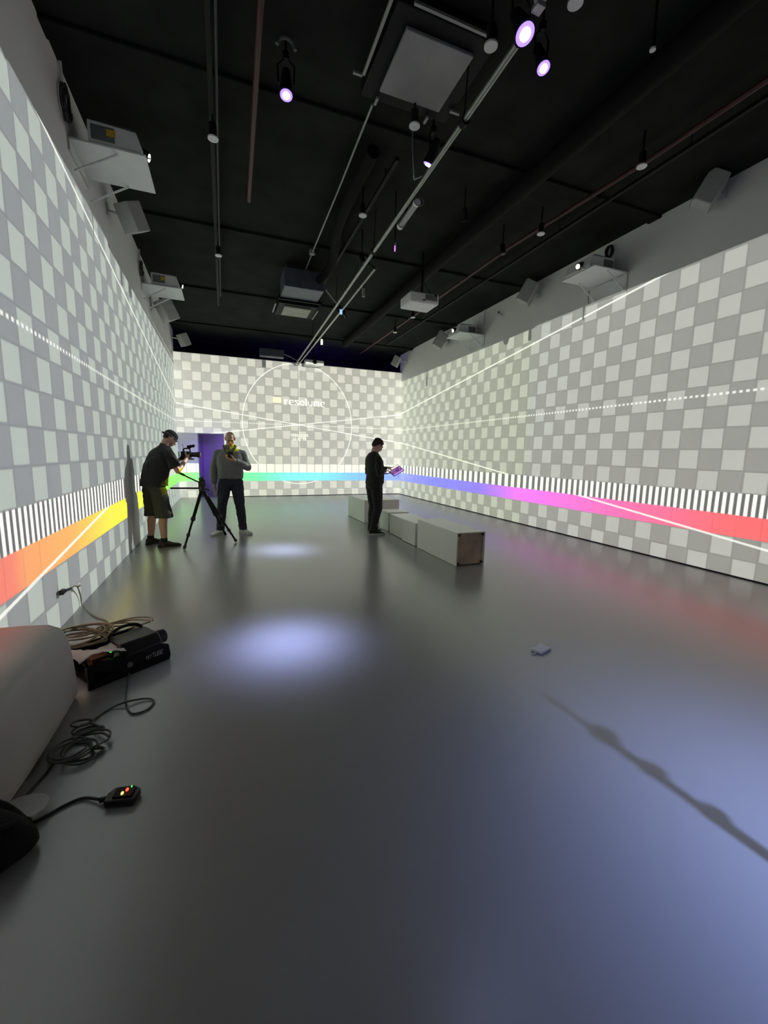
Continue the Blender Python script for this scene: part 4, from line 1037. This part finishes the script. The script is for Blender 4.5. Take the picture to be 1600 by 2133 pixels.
fused('beard', bd, M['beard'], r2, .005, 2)
ph = thing('phone', 'dark phone held at chest height by the bald man', 'phone', (.098, 7.45, 1.392), 0)
Rp = Euler((radians(-52), 0, radians(6))).to_matrix().to_4x4()
obj('case', MB().box((0, 0, 0), (.078, .155, .009)).xf(Rp), M['plastic'], ph, bevel=.003)
obj('screen', MB().box((0, 0, .0055), (.068, .142, .001)).xf(Rp), glow('phone_screen', (1.0, .35, .06), .7), ph, smooth=False)

# --- cameraman in shorts and backwards cap (faces right and away)
P1 = dict(skin=M['skin'],
 torso=[((0, -.02, .84), .11, .10), ((0, -.02, .90), .165, .125), ((0, -.012, .98), .165, .125), ((0, .015, 1.10), .165, .125), ((0, .055, 1.22), .175, .128), ((0, .095, 1.32), .182, .125), ((0, .120, 1.385), .155, .105), ((0, .140, 1.435), .105, .084), ((0, .155, 1.475), .068, .064)],
 neck=(0, .145, 1.455), head=(0, .262, 1.590), head_rot=(radians(-40), 0, 0),
 arms=[((-.190, .12, 1.355), (-.27, .22, 1.13), (-.085, .43, 1.275), dict(fwd=(.5, .7, .35), palm=(.8, -.3, -.1), thumb=-1, curl=.9)),
       ((.190, .12, 1.355), (.265, .20, 1.115), (.125, .42, 1.285), dict(fwd=(-.35, .7, .45), palm=(-.8, -.3, .1), thumb=1, curl=.9))],
 legs=[((-.095, -.02, .88), (-.150, .02, .49), (-.175, -.02, .085), (-.215, .13, .035)), ((.095, -.02, .88), (.150, .02, .49), (.165, .0, .085), (.215, .14, .035))])
r1 = thing('person', 'cameraman in black t-shirt, dark shorts and backwards cap bending over his camera', 'person', (-.985, 7.05, 0), radians(-55)); r1.scale = (1.03,)*3
bo, T1, R1 = human(r1, P1)
trousers(r1, P1, M['shorts'], 'shorts', grow=.026, hem=.44, waist=1.0, fold=.014)
top(r1, P1, M['blackcloth'], 't_shirt', grow=.026, bottom=.90, sleeve=.5, upper=.080, loose=.022, fold=.014, collar=True, neck_r=.068)
shoe(r1, P1['legs'][0][2], P1['legs'][0][3], M['shoebr'], M['dsole'], ankle=.02); shoe(r1, P1['legs'][1][2], P1['legs'][1][3], M['shoebr'], M['dsole'], ankle=.02)
for s in (0, 1):
    an = Vector(P1['legs'][s][2]); obj('sock', MB().cyl(an+Vector((0, -.004, -.01)), an+Vector((0, -.004, .055)), .046, .047), M['blackcloth'], r1)
cp = MB(); cp.ell(T1(0, -.016, .040), (.084, .104, .080), 24, 16, R1)
co = fused('cap', cp, M['blackcloth'], r1, .006, 2)
br = MB(); rows = []
for zt in (0, .006):
    rows.append([T1(.064*cos(a), -.075-.075*sin(a), .008+zt-.012*sin(a)) for a in [pi*i/14 for i in range(15)]])
br.rings(rows); obj('cap_brim', br, M['blackcloth'], co, ang=50, bevel=.001)
obj('cap_band', MB().tube([T1(.088*cos(2*pi*i/24), -.016+.108*sin(2*pi*i/24), .014) for i in range(25)], .006, 6), M['grey'], co)
hb = MB(); hb.ell(T1(0, -.066, -.020), (.060, .040, .040), 16, 12, R1)
fused('hair', hb, M['hair'], r1, .006, 2)
bd = MB()
for a in range(1, 10):
    x = -.056+.0112*a; bd.ell(T1(x, .064-.0022*abs(a-5)**2, -.092+.0065*abs(a-5)), (.011, .014, .020), 8, 6, R1)
fused('beard', bd, M['hair'], r1, .005, 2)
# video camera in his hands
cm = thing('video_camera', 'black video camera with lit green screen held over the tripod', 'camera', (-.545, 7.33, 1.40), radians(-8))
obj('body', MB().b2((-.09, -.045, -.06), (.06, .045, .045)), M['plastic'], cm, bevel=.008)
lb = obj('lens', MB().cyl((.06, 0, -.005), (.15, 0, -.005), .036, .040).cyl((.15, 0, -.005), (.19, 0, -.005), .046, .050), M['plastic'], cm)
obj('front_glass', MB().cyl((.188, 0, -.005), (.192, 0, -.005), .036), M['glass'], lb)
obj('screen_panel', MB().box((-.125, -.02, .0), (.012, .11, .075), (0, 0, .3)), M['plastic'], cm, bevel=.003)
obj('screen', MB().box((-.133, -.022, .0), (.002, .095, .062), (0, 0, .3)), glow('camera_screen', (.25, .8, .12), .8), cm, smooth=False)
obj('top_handle', MB().tube(spline([(-.06, 0, .045), (-.05, 0, .085), (.03, 0, .088), (.04, 0, .045)]), .010, 8), M['black'], cm)
mc = obj('microphone', MB().cyl((.0, 0, .115), (.11, 0, .135), .022), M['fleece'], cm); obj('mic_mount', MB().b2((.02, -.012, .085), (.05, .012, .108)), M['black'], mc)
obj('grip', MB().b2((-.05, -.075, -.05), (.05, -.045, .03)), M['plastic'], cm, bevel=.008)
obj('base_plate', MB().b2((-.10, -.04, -.085), (.09, .04, -.066)), M['black'], cm, bevel=.003)
obj('antenna', MB().cyl((-.045, .01, .045), (-.07, .01, .16), .006, n=8), M['silver'], cm)
